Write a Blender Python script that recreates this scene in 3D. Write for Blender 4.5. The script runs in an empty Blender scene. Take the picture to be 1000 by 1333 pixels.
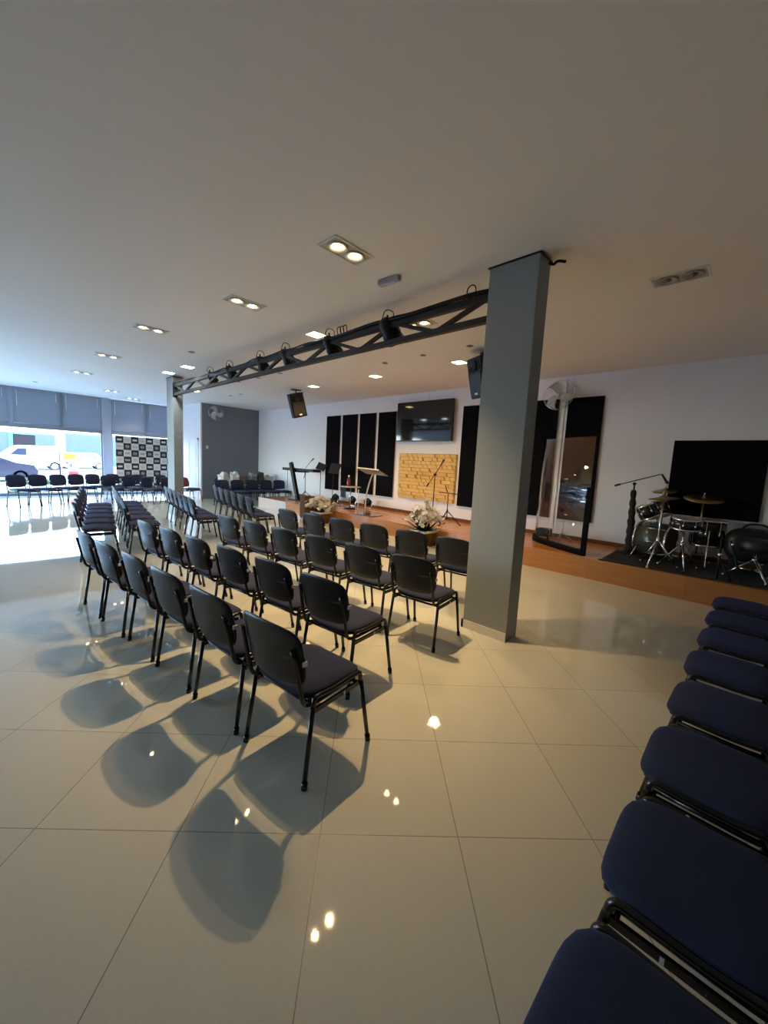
import bpy, bmesh, math, random
from mathutils import Vector, Matrix, Euler
PI = math.pi
R = math.radians
random.seed(7)
S = bpy.context.scene
C = S.collection

# ------------------------------------------------------------------ camera
def cam_axes(yaw, pitch, roll):
    cy, sy, cp, sp = math.cos(yaw), math.sin(yaw), math.cos(pitch), math.sin(pitch)
    f = Vector((sy*cp, cy*cp, -sp)); r = Vector((cy, -sy, 0)); u = r.cross(f)
    return (math.cos(roll)*r + math.sin(roll)*u, -math.sin(roll)*r + math.cos(roll)*u, f)
cd = bpy.data.cameras.new('camera'); cam = bpy.data.objects.new('camera', cd); C.objects.link(cam)
r_, u_, f_ = cam_axes(R(-43.646), R(6.931), R(2.8775))
m = Matrix((r_, u_, -f_)).transposed().to_4x4(); m.translation = (0, 0, 1.6)
cam.matrix_world = m
cd.sensor_fit = 'HORIZONTAL'; cd.sensor_width = 36; cd.lens = 36*0.51342
cd.clip_start = 0.02; cd.clip_end = 300
S.camera = cam

# ------------------------------------------------------------------ world, sun, exposure
S.view_settings.view_transform = 'Standard'; S.view_settings.look = 'None'
S.view_settings.gamma = 1; S.view_settings.use_curve_mapping = False
S.view_settings.exposure = 1.05
W = bpy.data.worlds.new('sky'); S.world = W; W.use_nodes = True
nt = W.node_tree; bg = nt.nodes['Background']
sky = nt.nodes.new('ShaderNodeTexSky'); sky.sky_type = 'NISHITA'; sky.sun_disc = False
sky.sun_elevation = R(50); sky.sun_rotation = R(90); sky.air_density = 1.2; sky.dust_density = 1.0
nt.links.new(sky.outputs[0], bg.inputs[0]); bg.inputs[1].default_value = 2.3
SUN = 2.0
sl = bpy.data.lights.new('sun', 'SUN'); sl.energy = SUN; sl.angle = R(0.6); sl.color = (1, .96, .9)
so = bpy.data.objects.new('sun', sl); C.objects.link(so)
so.rotation_euler = Vector((-0.62, -0.05, -0.78)).to_track_quat('-Z', 'Y').to_euler()
def portal(name, y0, y1, z0, z1, x):
    l = bpy.data.lights.new(name, 'AREA'); l.shape = 'RECTANGLE'; l.size = y1-y0; l.size_y = z1-z0
    o = bpy.data.objects.new(name, l); C.objects.link(o); l.cycles.is_portal = True
    o.matrix_world = Matrix(((0, 0, -1, x), (1, 0, 0, (y0+y1)/2), (0, -1, 0, (z0+z1)/2), (0, 0, 0, 1)))
portal('sky_portal', -5.5, 3.27, 0.05, 2.24, -17.32)
portal('sky_portal', 3.56, 5.76, 0.05, 2.24, -17.32)
def portal_y(name, x0, x1, z0, z1, y):
    l = bpy.data.lights.new(name, 'AREA'); l.shape = 'RECTANGLE'; l.size = x1-x0; l.size_y = z1-z0
    o = bpy.data.objects.new(name, l); C.objects.link(o); l.cycles.is_portal = True
    o.location = ((x0+x1)/2, y, (z0+z1)/2); o.rotation_euler = (R(90), 0, 0)
portal_y('sky_portal', -16.6, -9.9, .05, 2.7, -5.72)  # portal of the added fill window behind the camera
S.cycles.max_bounces = 9; S.cycles.diffuse_bounces = 5; S.cycles.glossy_bounces = 4
S.cycles.transparent_max_bounces = 12; S.cycles.sample_clamp_indirect = 6
S.cycles.caustics_reflective = False; S.cycles.caustics_refractive = False
S.cycles.use_denoising = True
SPOT_NEAR, SPOT, WASH, COOL = 166, 84, 88, 28
WARM, WARMW, COOLC = (1, .66, .31), (1, .65, .30), (.86, .94, 1)

# ------------------------------------------------------------------ materials
MATS = {}
def mat(name, col, rough=.5, metal=0, spec=.5, emit=None, estr=0, bump=None, var=None, sheen=0, alpha=None, coat=0):
    if name in MATS: return MATS[name]
    M = bpy.data.materials.new(name); M.use_nodes = True; n = M.node_tree; b = n.nodes['Principled BSDF']
    b.inputs['Base Color'].default_value = (*col, 1); b.inputs['Roughness'].default_value = rough
    b.inputs['Metallic'].default_value = metal; b.inputs['Specular IOR Level'].default_value = spec
    b.inputs['Coat Weight'].default_value = coat
    if sheen: b.inputs['Sheen Weight'].default_value = sheen; b.inputs['Sheen Tint'].default_value = (.25, .38, .9, 1); b.inputs['Sheen Roughness'].default_value = .4
    if emit: b.inputs['Emission Color'].default_value = (*emit, 1); b.inputs['Emission Strength'].default_value = estr
    tc = n.nodes.new('ShaderNodeTexCoord')
    if var:
        sc, amt = var
        t = n.nodes.new('ShaderNodeTexNoise'); t.inputs['Scale'].default_value = sc; t.inputs['Detail'].default_value = 4
        n.links.new(tc.outputs['Object'], t.inputs['Vector'])
        mx = n.nodes.new('ShaderNodeMix'); mx.data_type = 'RGBA'
        mx.inputs['A'].default_value = (*[c*(1-amt) for c in col], 1); mx.inputs['B'].default_value = (*[min(1, c*(1+amt)) for c in col], 1)
        n.links.new(t.outputs['Fac'], mx.inputs['Factor']); n.links.new(mx.outputs['Result'], b.inputs['Base Color'])
    if bump:
        sc, st = bump
        t = n.nodes.new('ShaderNodeTexNoise'); t.inputs['Scale'].default_value = sc; t.inputs['Detail'].default_value = 3
        n.links.new(tc.outputs['Object'], t.inputs['Vector'])
        bp = n.nodes.new('ShaderNodeBump'); bp.inputs['Strength'].default_value = st; bp.inputs['Distance'].default_value = .02
        n.links.new(t.outputs['Fac'], bp.inputs['Height']); n.links.new(bp.outputs[0], b.inputs['Normal'])
    MATS[name] = M
    return M

def glassy(name, tint, fres=1.5, extra=0.0, rough=0.0):
    M = bpy.data.materials.new(name); M.use_nodes = True; n = M.node_tree
    for x in list(n.nodes):
        if x.type != 'OUTPUT_MATERIAL': n.nodes.remove(x)
    out = [x for x in n.nodes if x.type == 'OUTPUT_MATERIAL'][0]
    t = n.nodes.new('ShaderNodeBsdfTransparent'); t.inputs[0].default_value = (*tint, 1)
    g = n.nodes.new('ShaderNodeBsdfGlossy'); g.inputs['Roughness'].default_value = rough
    lw = n.nodes.new('ShaderNodeLayerWeight'); lw.inputs[0].default_value = .5
    fr = n.nodes.new('ShaderNodeMath'); fr.operation = 'POWER'; fr.inputs[1].default_value = 5; n.links.new(lw.outputs['Facing'], fr.inputs[0])
    ad = n.nodes.new('ShaderNodeMath'); ad.operation = 'MULTIPLY_ADD'; ad.inputs[1].default_value = .9; ad.inputs[2].default_value = ((fres-1)/(fres+1))**2+extra; ad.use_clamp = True
    mx = n.nodes.new('ShaderNodeMixShader')
    n.links.new(fr.outputs[0], ad.inputs[0]); n.links.new(ad.outputs[0], mx.inputs[0])
    n.links.new(t.outputs[0], mx.inputs[1]); n.links.new(g.outputs[0], mx.inputs[2]); n.links.new(mx.outputs[0], out.inputs[0])
    return M

def floor_material():
    M = bpy.data.materials.new('polished_tile'); M.use_nodes = True; n = M.node_tree; b = n.nodes['Principled BSDF']; L = n.links.new
    geo = n.nodes.new('ShaderNodeNewGeometry')
    mp = n.nodes.new('ShaderNodeMapping'); mp.vector_type = 'TEXTURE'
    mp.inputs['Location'].default_value = (-2.0408, .1036, 0); mp.inputs['Rotation'].default_value = (0, 0, R(45.51)); mp.inputs['Scale'].default_value = (.6, .6, 1)
    L(geo.outputs['Position'], mp.inputs['Vector'])
    sp = n.nodes.new('ShaderNodeSeparateXYZ'); L(mp.outputs[0], sp.inputs[0])
    def mth(op, a, bb=None, cc=None):
        x = n.nodes.new('ShaderNodeMath'); x.operation = op
        for i, v in enumerate((a, bb, cc)):
            if v is None: continue
            if isinstance(v, (int, float)): x.inputs[i].default_value = v
            else: L(v, x.inputs[i])
        return x.outputs[0]
    def edge(o):
        d = mth('SUBTRACT', mth('FRACT', mth('ADD', o, .5)), .5)
        return mth('ABSOLUTE', d)
    e = mth('MINIMUM', edge(sp.outputs[0]), edge(sp.outputs[1]))
    g = mth('LESS_THAN', e, .0032)
    fl = n.nodes.new('ShaderNodeVectorMath'); fl.operation = 'FLOOR'; L(mp.outputs[0], fl.inputs[0])
    wn = n.nodes.new('ShaderNodeTexWhiteNoise'); L(fl.outputs[0], wn.inputs['Vector'])
    nz = n.nodes.new('ShaderNodeTexNoise'); nz.inputs['Scale'].default_value = 60; nz.inputs['Detail'].default_value = 5; L(geo.outputs['Position'], nz.inputs['Vector'])
    v = mth('ADD', mth('MULTIPLY', wn.outputs['Value'], .35), mth('MULTIPLY', nz.outputs['Fac'], .65))
    c = n.nodes.new('ShaderNodeMix'); c.data_type = 'RGBA'; c.inputs['A'].default_value = (.51, .51, .425, 1); c.inputs['B'].default_value = (.61, .61, .515, 1); L(v, c.inputs['Factor'])
    c2 = n.nodes.new('ShaderNodeMix'); c2.data_type = 'RGBA'; c2.inputs['B'].default_value = (.20, .18, .14, 1); L(c.outputs['Result'], c2.inputs['A']); L(g, c2.inputs['Factor'])
    L(c2.outputs['Result'], b.inputs['Base Color'])
    rg = mth('ADD', mth('MULTIPLY', g, .4), mth('ADD', mth('MULTIPLY', nz.outputs['Fac'], .018), .016)); L(rg, b.inputs['Roughness'])
    b.inputs['IOR'].default_value = 1.55
    return M

def wood_material(name, c1, c2, sx, sy, rough):
    M = bpy.data.materials.new(name); M.use_nodes = True; n = M.node_tree; b = n.nodes['Principled BSDF']; L = n.links.new
    geo = n.nodes.new('ShaderNodeNewGeometry'); mp = n.nodes.new('ShaderNodeMapping'); mp.inputs['Scale'].default_value = (sx, sy, sy); L(geo.outputs['Position'], mp.inputs[0])
    nz = n.nodes.new('ShaderNodeTexNoise'); nz.inputs['Scale'].default_value = 3; nz.inputs['Detail'].default_value = 6; nz.inputs['Distortion'].default_value = .6; L(mp.outputs[0], nz.inputs['Vector'])
    br = n.nodes.new('ShaderNodeTexBrick'); br.inputs['Scale'].default_value = 1; br.inputs['Brick Width'].default_value = 1.2; br.inputs['Row Height'].default_value = .14; br.inputs['Mortar Size'].default_value = .002
    br.inputs['Color1'].default_value = (.75, .75, .75, 1); br.inputs['Color2'].default_value = (1, 1, 1, 1); br.inputs['Mortar'].default_value = (.6, .6, .6, 1)
    L(geo.outputs['Position'], br.inputs['Vector'])
    cr = n.nodes.new('ShaderNodeMix'); cr.data_type = 'RGBA'; cr.inputs['A'].default_value = (*c1, 1); cr.inputs['B'].default_value = (*c2, 1); L(nz.outputs['Fac'], cr.inputs['Factor'])
    mu = n.nodes.new('ShaderNodeMix'); mu.data_type = 'RGBA'; mu.blend_type = 'MULTIPLY'; mu.inputs['Factor'].default_value = 1
    L(cr.outputs['Result'], mu.inputs['A']); L(br.outputs['Color'], mu.inputs['B']); L(mu.outputs['Result'], b.inputs['Base Color'])
    b.inputs['Roughness'].default_value = rough
    return M

def blind_material():
    M = bpy.data.materials.new('blind_fabric'); M.use_nodes = True; n = M.node_tree; b = n.nodes['Principled BSDF']; out = n.nodes['Material Output']
    b.inputs['Base Color'].default_value = (.30, .31, .34, 1); b.inputs['Roughness'].default_value = .8
    t = n.nodes.new('ShaderNodeBsdfTranslucent'); t.inputs[0].default_value = (.27, .275, .30, 1)
    mx = n.nodes.new('ShaderNodeMixShader'); mx.inputs[0].default_value = .45
    n.links.new(b.outputs[0], mx.inputs[1]); n.links.new(t.outputs[0], mx.inputs[2]); n.links.new(mx.outputs[0], out.inputs[0])
    return M

FLOOR = floor_material()
WOOD = wood_material('stage_laminate', (.42, .155, .045), (.62, .275, .085), .6, 9, .22)
BROWN = wood_material('brown_wood', (.13, .055, .022), (.22, .10, .045), 1, 8, .6)
BROWN.node_tree.nodes['Principled BSDF'].inputs['Specular IOR Level'].default_value = .12
BLIND = blind_material()
GLASS = glassy('window_glass', (.86, .925, .99), 1.45)
ACRYL = glassy('clear_acrylic', (.94, .95, .95), 1.5, .03)
CEIL = mat('ceiling_paint', (.86, .84, .83), .85, bump=(1.3, .12), var=(.55, .05))
WHITE = mat('white_wall_paint', (.80, .77, .79), .7, bump=(40, .03), var=(.8, .03))
WHITE2 = mat('white_door_paint', (.78, .78, .80), .4)
GREYW = mat('grey_wall_paint', (.19, .195, .22), .75, bump=(40, .03), var=(1.5, .06))
PILLAR = mat('grey_green_pillar_paint', (.25, .265, .25), .55, bump=(30, .03), var=(3, .05))
PIERM = mat('window_pier_paint', (.30, .32, .38), .6)
SKIRT = mat('beige_skirting', (.58, .54, .46), .25)
ALU = mat('window_frame_metal', (.30, .32, .36), .4, .6)
NAVY = mat('navy_seat_fabric', (.030, .036, .070), .95, spec=.2, bump=(420, .2), var=(260, .45), sheen=.16)
SHELL = mat('black_plastic_shell', (.010, .010, .013), .40, spec=.35)
TUBE = mat('black_enamel_tube', (.006, .006, .007), .24)
RUBBER = mat('black_rubber', (.008, .008, .008), .7)
CHROME = mat('chrome', (.78, .78, .78), .14, 1)
TAG = mat('white_tag', (.7, .7, .7), .4)
BLKMETAL = mat('black_stand_metal', (.008, .008, .009), .45, spec=.25)
STEEL = mat('dark_truss_steel', (.022, .021, .020), .5, spec=.25, var=(6, .3))
CABLE = mat('black_cable', (.006, .006, .006), .6, spec=.2)
FOAM = mat('black_acoustic_cloth', (.004, .004, .006), .95, spec=.08, bump=(300, .2))
FOAME = mat('panel_edge_batten', (.40, .34, .25), .7)
SCREEN = mat('tv_screen', (.006, .006, .008), .06)
BEZEL = mat('black_bezel', (.01, .01, .01), .35)
GOLD = mat('yellow_relief_panel', (.78, .52, .19), .5, var=(9, .12))
PLASTW = mat('white_plastic', (.72, .72, .70), .4)
PLASTG = mat('grey_plastic', (.34, .34, .36), .5)
RECESS = mat('lamp_recess', (.55, .52, .46), .5)
BULBW = mat('warm_lamp_glass', (1, .9, .7), .3, emit=(1, .72, .38), estr=16)
BULBW2 = mat('warm_panel_lamp', (1, .9, .7), .3, emit=(1, .76, .38), estr=9)
BULBC = mat('cool_panel_lamp', (1, 1, 1), .3, emit=(.88, .95, 1), estr=16)
DARKL = mat('unlit_lamp_glass', (.20, .18, .15), .12, .5)
SPKCLOTH = mat('speaker_grille', (.004, .004, .005), .6)
RUG = mat('dark_rug', (.022, .018, .016), .95, bump=(150, .3), var=(20, .3))
DRUMW = mat('black_drum_wrap', (.01, .01, .014), .16)
DRUMO = mat('olive_drum_wrap', (.055, .058, .045), .25)
DHEAD = mat('drum_head', (.40, .40, .38), .45)
DHEADB = mat('black_drum_head', (.02, .02, .022), .4)
BRONZE = mat('cymbal_bronze', (.30, .21, .09), .28, 1)
LEAF = mat('dark_leaf', (.015, .05, .015), .4)
PETAL = mat('white_petal', (.90, .87, .80), .6)
PETALP = mat('pink_petal', (.66, .30, .33), .6)
REDC = mat('red_fabric', (.33, .05, .06), .8)
LPLANE = mat('clear_lectern_board', (.20, .16, .11), .15)
BAGM = [mat('cream_bag', (.55, .50, .44), .7), mat('white_bag', (.68, .68, .68), .55), mat('brown_bag', (.20, .13, .10), .7), mat('grey_bag', (.30, .29, .30), .7), mat('dark_bag', (.06, .055, .06), .7)]
CARW = mat('white_car_paint', (.42, .405, .385), .3, coat=.15)
CARD = mat('dark_car_paint', (.02, .02, .03), .2, coat=.6)
CARG = mat('car_glass', (.015, .02, .03), .08)
TYRE = mat('tyre_rubber', (.03, .03, .03), .8)
HUB = mat('wheel_metal', (.5, .5, .52), .35, .6)
ASPH = mat('asphalt', (.16, .16, .17), .9)
PAVE = mat('pavement', (.30, .30, .295), .9, var=(2, .1))
FACADE = mat('white_facade', (.26, .255, .25), .8)
SHUT = mat('blue_grey_shutter', (.016, .036, .066), .5)
TEAL = mat('teal_frame', (.01, .16, .19), .5)
DARKIN = mat('dark_shop_interior', (.012, .01, .012), .8, spec=.1)
YEL = mat('yellow_sign', (.42, .19, .008), .6, spec=.2)
GRASS = mat('green_bush', (.07, .13, .03), .8)
BANW = mat('banner_white', (.62, .60, .58), .6)
BANK = mat('banner_black', (.012, .012, .018), .6)
BANG = mat('banner_grey_print', (.34, .32, .32), .6)

# ------------------------------------------------------------------ mesh helpers
def NB(): return bmesh.new()
def box(bm, x0, x1, y0, y1, z0, z1, mi=0, M=None):
    vs = [bm.verts.new((x, y, z)) for x in (x0, x1) for y in (y0, y1) for z in (z0, z1)]
    if M:
        for v in vs: v.co = M @ v.co
    for f in ((0, 1, 3, 2), (4, 6, 7, 5), (0, 4, 5, 1), (2, 3, 7, 6), (0, 2, 6, 4), (1, 5, 7, 3)):
        bm.faces.new([vs[i] for i in f]).material_index = mi
def rbox(bm, x0, x1, y0, y1, z0, z1, r, seg=3, mi=0, M=None):
    t = bmesh.new(); box(t, x0, x1, y0, y1, z0, z1)
    bmesh.ops.bevel(t, geom=t.edges[:], offset=r, segments=seg, affect='EDGES', profile=.5)
    merge(bm, t, M, mi)
def merge(bm, t, M=None, mi=0):
    mp = {}
    for v in t.verts: mp[v] = bm.verts.new(M @ v.co if M else v.co)
    for f in t.faces:
        try:
            g = bm.faces.new([mp[v] for v in f.verts]); g.material_index = mi; g.smooth = f.smooth
        except ValueError: pass
    t.free()
def ringframes(pts):
    n = len(pts); T = []
    for i in range(n):
        a = pts[max(0, i-1)]; b = pts[min(n-1, i+1)]; T.append((b-a).normalized())
    up = Vector((0, 0, 1)) if abs(T[0].z) < .9 else Vector((1, 0, 0))
    N = (up - T[0]*up.dot(T[0])).normalized(); out = []
    for i in range(n):
        N = (N - T[i]*N.dot(T[i])).normalized(); out.append((N, T[i].cross(N)))
    return out
def smooth_path(pts, k=5):
    P = [Vector(p) for p in pts]; out = []
    for i in range(len(P)-1):
        p0 = P[max(0, i-1)]; p1 = P[i]; p2 = P[i+1]; p3 = P[min(len(P)-1, i+2)]
        for j in range(k):
            t = j/k
            out.append(.5*((2*p1)+(p2-p0)*t+(2*p0-5*p1+4*p2-p3)*t*t+(3*p1-p0-3*p2+p3)*t**3))
    out.append(P[-1]); return out
def fillet(pts, r, k=5):
    P = [Vector(p) for p in pts]; out = [P[0]]
    for i in range(1, len(P)-1):
        a = (P[i-1]-P[i]); b = (P[i+1]-P[i]); d = min(r, a.length*.49, b.length*.49)
        A = P[i]+a.normalized()*d; B = P[i]+b.normalized()*d
        for j in range(k+1):
            t = j/k; out.append((1-t)**2*A+2*t*(1-t)*P[i]+t*t*B)
    out.append(P[-1]); return out
def tube(bm, pts, r, n=8, mi=0, cap=True, r2=None):
    pts = [Vector(p) for p in pts]; fr = ringframes(pts); rings = []
    for i, (p, (N, B)) in enumerate(zip(pts, fr)):
        t = i/(len(pts)-1); rr = r if r2 is None else r+(r2-r)*t
        if isinstance(r, (list, tuple)): rr = r[i]
        rings.append([bm.verts.new(p+N*math.cos(2*PI*k/n)*rr+B*math.sin(2*PI*k/n)*rr) for k in range(n)])
    for a, b in zip(rings, rings[1:]):
        for k in range(n):
            f = bm.faces.new((a[k], a[(k+1) % n], b[(k+1) % n], b[k])); f.smooth = True; f.material_index = mi
    if cap:
        bm.faces.new(rings[0][::-1]).material_index = mi; bm.faces.new(rings[-1]).material_index = mi
def bar(bm, a, b, w, h, mi=0):
    a, b = Vector(a), Vector(b); d = (b-a); L = d.length
    q = d.to_track_quat('X', 'Z').to_matrix().to_4x4(); q.translation = a
    box(bm, 0, L, -w/2, w/2, -h/2, h/2, mi, q)
def lathe(bm, prof, n=24, M=None, mi=0, smooth=True):
    rings = []
    for (r, z) in prof:
        if r < 1e-6: rings.append([bm.verts.new((0, 0, z))])
        else: rings.append([bm.verts.new((r*math.cos(2*PI*k/n), r*math.sin(2*PI*k/n), z)) for k in range(n)])
    allv = [v for g in rings for v in g]
    for a, b in zip(rings, rings[1:]):
        for k in range(n):
            k2 = (k+1) % n
            if len(a) == 1 and len(b) == 1: continue
            vs = (a[0], b[k2], b[k]) if len(a) == 1 else ((a[k], a[k2], b[0]) if len(b) == 1 else (a[k], a[k2], b[k2], b[k]))
            f = bm.faces.new(vs); f.smooth = smooth; f.material_index = mi
    if M:
        for v in allv: v.co = M @ v.co
def prism(bm, poly, a, b, axis='y', mi=0, M=None):
    def P(p, t): return {'y': (p[0], t, p[1]), 'x': (t, p[0], p[1]), 'z': (p[0], p[1], t)}[axis]
    A = [bm.verts.new(P(p, a)) for p in poly]; B = [bm.verts.new(P(p, b)) for p in poly]
    if M:
        for v in A+B: v.co = M @ v.co
    n = len(poly)
    bm.faces.new(A[::-1]).material_index = mi; bm.faces.new(B).material_index = mi
    for k in range(n): bm.faces.new((A[k], A[(k+1) % n], B[(k+1) % n], B[k])).material_index = mi
def pad(bm, hw, hh, exp, th, top=1.0, bot=1.0, n=40, rings=7, deform=None, mi=0):
    """cushion: rounded-rectangle outline in XY, thickness along Z with rolled rim"""
    def pt(k, s):
        a = 2*PI*k/n; c, d = math.cos(a), math.sin(a); q = (abs(c)**exp+abs(d)**exp)**(-1/exp)
        return hw*c*q*s, hh*d*q*s
    def layer(sign, amt):
        out = []
        for i in range(rings+1):
            s = math.sin(i/rings*PI/2); h = th/2*sign*amt*max(0, 1-s**7)**.5
            if i == 0: out.append([bm.verts.new((0, 0, h))])
            elif i == rings and sign < 0: out.append(rim)
            else: out.append([bm.verts.new((*pt(k, s), h)) for k in range(n)])
        return out
    up = layer(1, top); rim = up[-1]; dn = layer(-1, bot)
    vs = set()
    for L, flip in ((up, False), (dn, True)):
        for a, b in zip(L, L[1:]):
            for k in range(n):
                k2 = (k+1) % n
                q = [a[0], b[k], b[k2]] if len(a) == 1 else [a[k], b[k], b[k2], a[k2]]
                f = bm.faces.new(q[::-1] if flip else q); f.smooth = True; f.material_index = mi
        for g in L: vs.update(g)
    if deform:
        for v in vs: v.co = deform(v.co)
def obj(name, bm, m, parent=None):
    if m is not None and not isinstance(m, (list, tuple)): m = [m]
    bmesh.ops.recalc_face_normals(bm, faces=bm.faces[:])
    me = bpy.data.meshes.new(name); bm.to_mesh(me); bm.free()
    for x in (m or []): me.materials.append(x)
    o = bpy.data.objects.new(name, me); C.objects.link(o)
    if parent: o.parent = parent
    return o
def tag(o, label, cat, group=None, kind=None):
    if label: o['label'] = label
    if cat: o['category'] = cat
    if group: o['group'] = group
    if kind: o['kind'] = kind
    return o
def thing(name, label, cat, loc=(0, 0, 0), rz=0, group=None, kind=None):
    o = bpy.data.objects.new(name, None); C.objects.link(o); o.location = loc; o.rotation_euler = (0, 0, rz)
    o.empty_display_size = .1
    return tag(o, label, cat, group, kind)
def part(name, m, parent, fn, label=None):
    bm = NB(); fn(bm); o = obj(name, bm, m, parent)
    if label: o['label'] = label
    return o
def struct(name, m, fn, parent=None, label=None, cat=None):
    bm = NB(); fn(bm); o = obj(name, bm, m, parent)
    if parent is None:
        o['kind'] = 'structure'
        if label: o['label'] = label; o['category'] = cat or name.split('_')[0]
    return o
def dup(root, loc, rz=None, label=None, group=None):
    def cp(o, par):
        c = o.copy(); C.objects.link(c)
        if par is not None: c.parent = par
        for ch in KIDS.get(o, ()): cp(ch, c)
        return c
    KIDS = {}
    def collect(o):
        KIDS[o] = list(o.children)
        for ch in o.children: collect(ch)
    collect(root)
    r = cp(root, None); r.location = loc
    if rz is not None: r.rotation_euler = (0, 0, rz)
    if label: r['label'] = label
    if group: r['group'] = group
    return r
def TM(loc, rx=0, ry=0, rz=0, s=1):
    return Matrix.Translation(loc) @ Euler((rx, ry, rz)).to_matrix().to_4x4() @ Matrix.Scale(s, 4)

# ------------------------------------------------------------------ setting
ZC = 3.424; YB = 8.03; XG = -14.8; YG = 5.76; XW = -17.2; XR = 4.5; YF = -5.6; ST = .32
struct('floor', FLOOR, lambda b: box(b, XW, XR, YF, YB, -.1, 0), label='polished beige floor tiles laid diagonally', cat='floor')
def ceil_(b):
    box(b, XW-.25, XR, YF, 3.40, ZC, ZC+.3); box(b, XW-.25, XR, 3.40, YB+.1, ZC+.022, ZC+.3)
struct('ceiling', CEIL, ceil_, label='plain plastered ceiling with a shallow seam along the pillars', cat='ceiling')
struct('wall_back', WHITE, lambda b: box(b, XG-.1, XR, YB, YB+.15, 0, ZC+.1), label='white wall behind the stage', cat='wall')
struct('wall_right', WHITE, lambda b: box(b, XR, XR+.15, YF, YB+.15, 0, ZC+.1), label='white wall to the right of the stage', cat='wall')
struct('wall_front', WHITE, lambda b: (box(b, -9.9, XR+.15, YF-.15, YF, 0, ZC+.1), box(b, XW, -9.9, YF-.15, YF, 2.7, ZC+.1), box(b, XW, -16.6, YF-.15, YF, 0, 2.7)), label='white wall opposite the stage with an added unseen fill window', cat='wall')
w3 = thing('added_fill_window', 'unseen window added for fill daylight in the wall opposite the stage', 'window', (-13.25, YF-.08, 0), 0, kind='structure')  # unseen window, added to let more cool daylight into the room
part('glass_pane', GLASS, w3, lambda b: box(b, -3.35, 3.35, -.004, .004, .02, 2.7))
for q in (-3.33, 0, 3.33): part('window_mullion', ALU, w3, lambda b: box(b, q-.03, q+.03, -.04, .04, 0, 2.7))
struct('ground_side', PAVE, lambda b: box(b, -22.5, 12, -30, YF-.15, -.3, -.03), label='pale pavement outside the added fill window', cat='pavement')
struct('wall_grey', GREYW, lambda b: box(b, XG-.12, XG, YG+.05, YB, 0, ZC+.03), label='dark grey accent wall beside the stage', cat='wall')
struct('wall_left', WHITE, lambda b: box(b, XW, XG, YG, YG+.05, 0, ZC+.03), label='white wall with a door beside the grey wall', cat='wall')
def base_left(b):
    box(b, XW, -15.9, YG-.014, YG, 0, .08); box(b, -15.0, XG, YG-.014, YG, 0, .08)
struct('baseboard_left', PLASTW, base_left)
struct('baseboard_back', BROWN, lambda b: box(b, -11.9, XR, YB-.016, YB, ST, ST+.075))
# door in the white wall
d = thing('door_1', 'white door in the white wall beside the grey wall', 'door', (-15.44, YG, 0), 0, kind='structure')
part('door_frame', WHITE2, d, lambda b: (box(b, -.46, -.39, -.03, .02, 0, 2.2), box(b, .39, .46, -.03, .02, 0, 2.2), box(b, -.46, .46, -.03, .02, 2.13, 2.2)))
def leafd(b):
    box(b, -.39, .39, -.018, .01, .01, 2.13)
    for (a, c) in ((.15, .95), (1.1, 2.0)):
        box(b, -.27, .27, -.026, -.018, a, c)
dl = part('door_leaf', WHITE2, d, leafd)
part('door_handle', CHROME, dl, lambda b: (tube(b, [(-.33, -.018, 1.0), (-.33, -.06, 1.0)], .012), tube(b, [(-.33, -.06, 1.0), (-.22, -.06, 1.0)], .010)))
# pillars
def pillar(x0, x1, y0, y1, label, nm):
    o = thing(nm, label, 'pillar', ((x0+x1)/2, (y0+y1)/2, 0), 0, kind='structure')
    w, h = (x1-x0)/2, (y1-y0)/2
    part('pillar_shaft', PILLAR, o, lambda b: rbox(b, -w, w, -h, h, 0, ZC, .006, 2))
    part('pillar_cap', BEZEL, o, lambda b: box(b, -w-.012, w+.012, -h-.012, h+.012, ZC-.012, ZC))
    part('pillar_skirting', SKIRT, o, lambda b: (box(b, -w-.012, w, -h-.014, -h+.01, 0, .082), box(b, -w-.014, -w+.01, -h-.014, h, 0, .082)))
    return o
P1 = pillar(-2.04, -1.57, 3.38, 3.595, 'large grey pillar standing in the foreground to the right of the chair rows', 'pillar')
part('pillar_hook', CABLE, P1, lambda b: tube(b, smooth_path([(.24, .06, ZC-.03), (.27, .08, ZC-.045), (.30, .10, ZC-.02), (.36, .12, ZC-.035)]), .012))
pillar(-10.9, -10.43, 3.43, 3.645, 'grey pillar holding the far end of the truss near the chequered banner', 'pillar')

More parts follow.
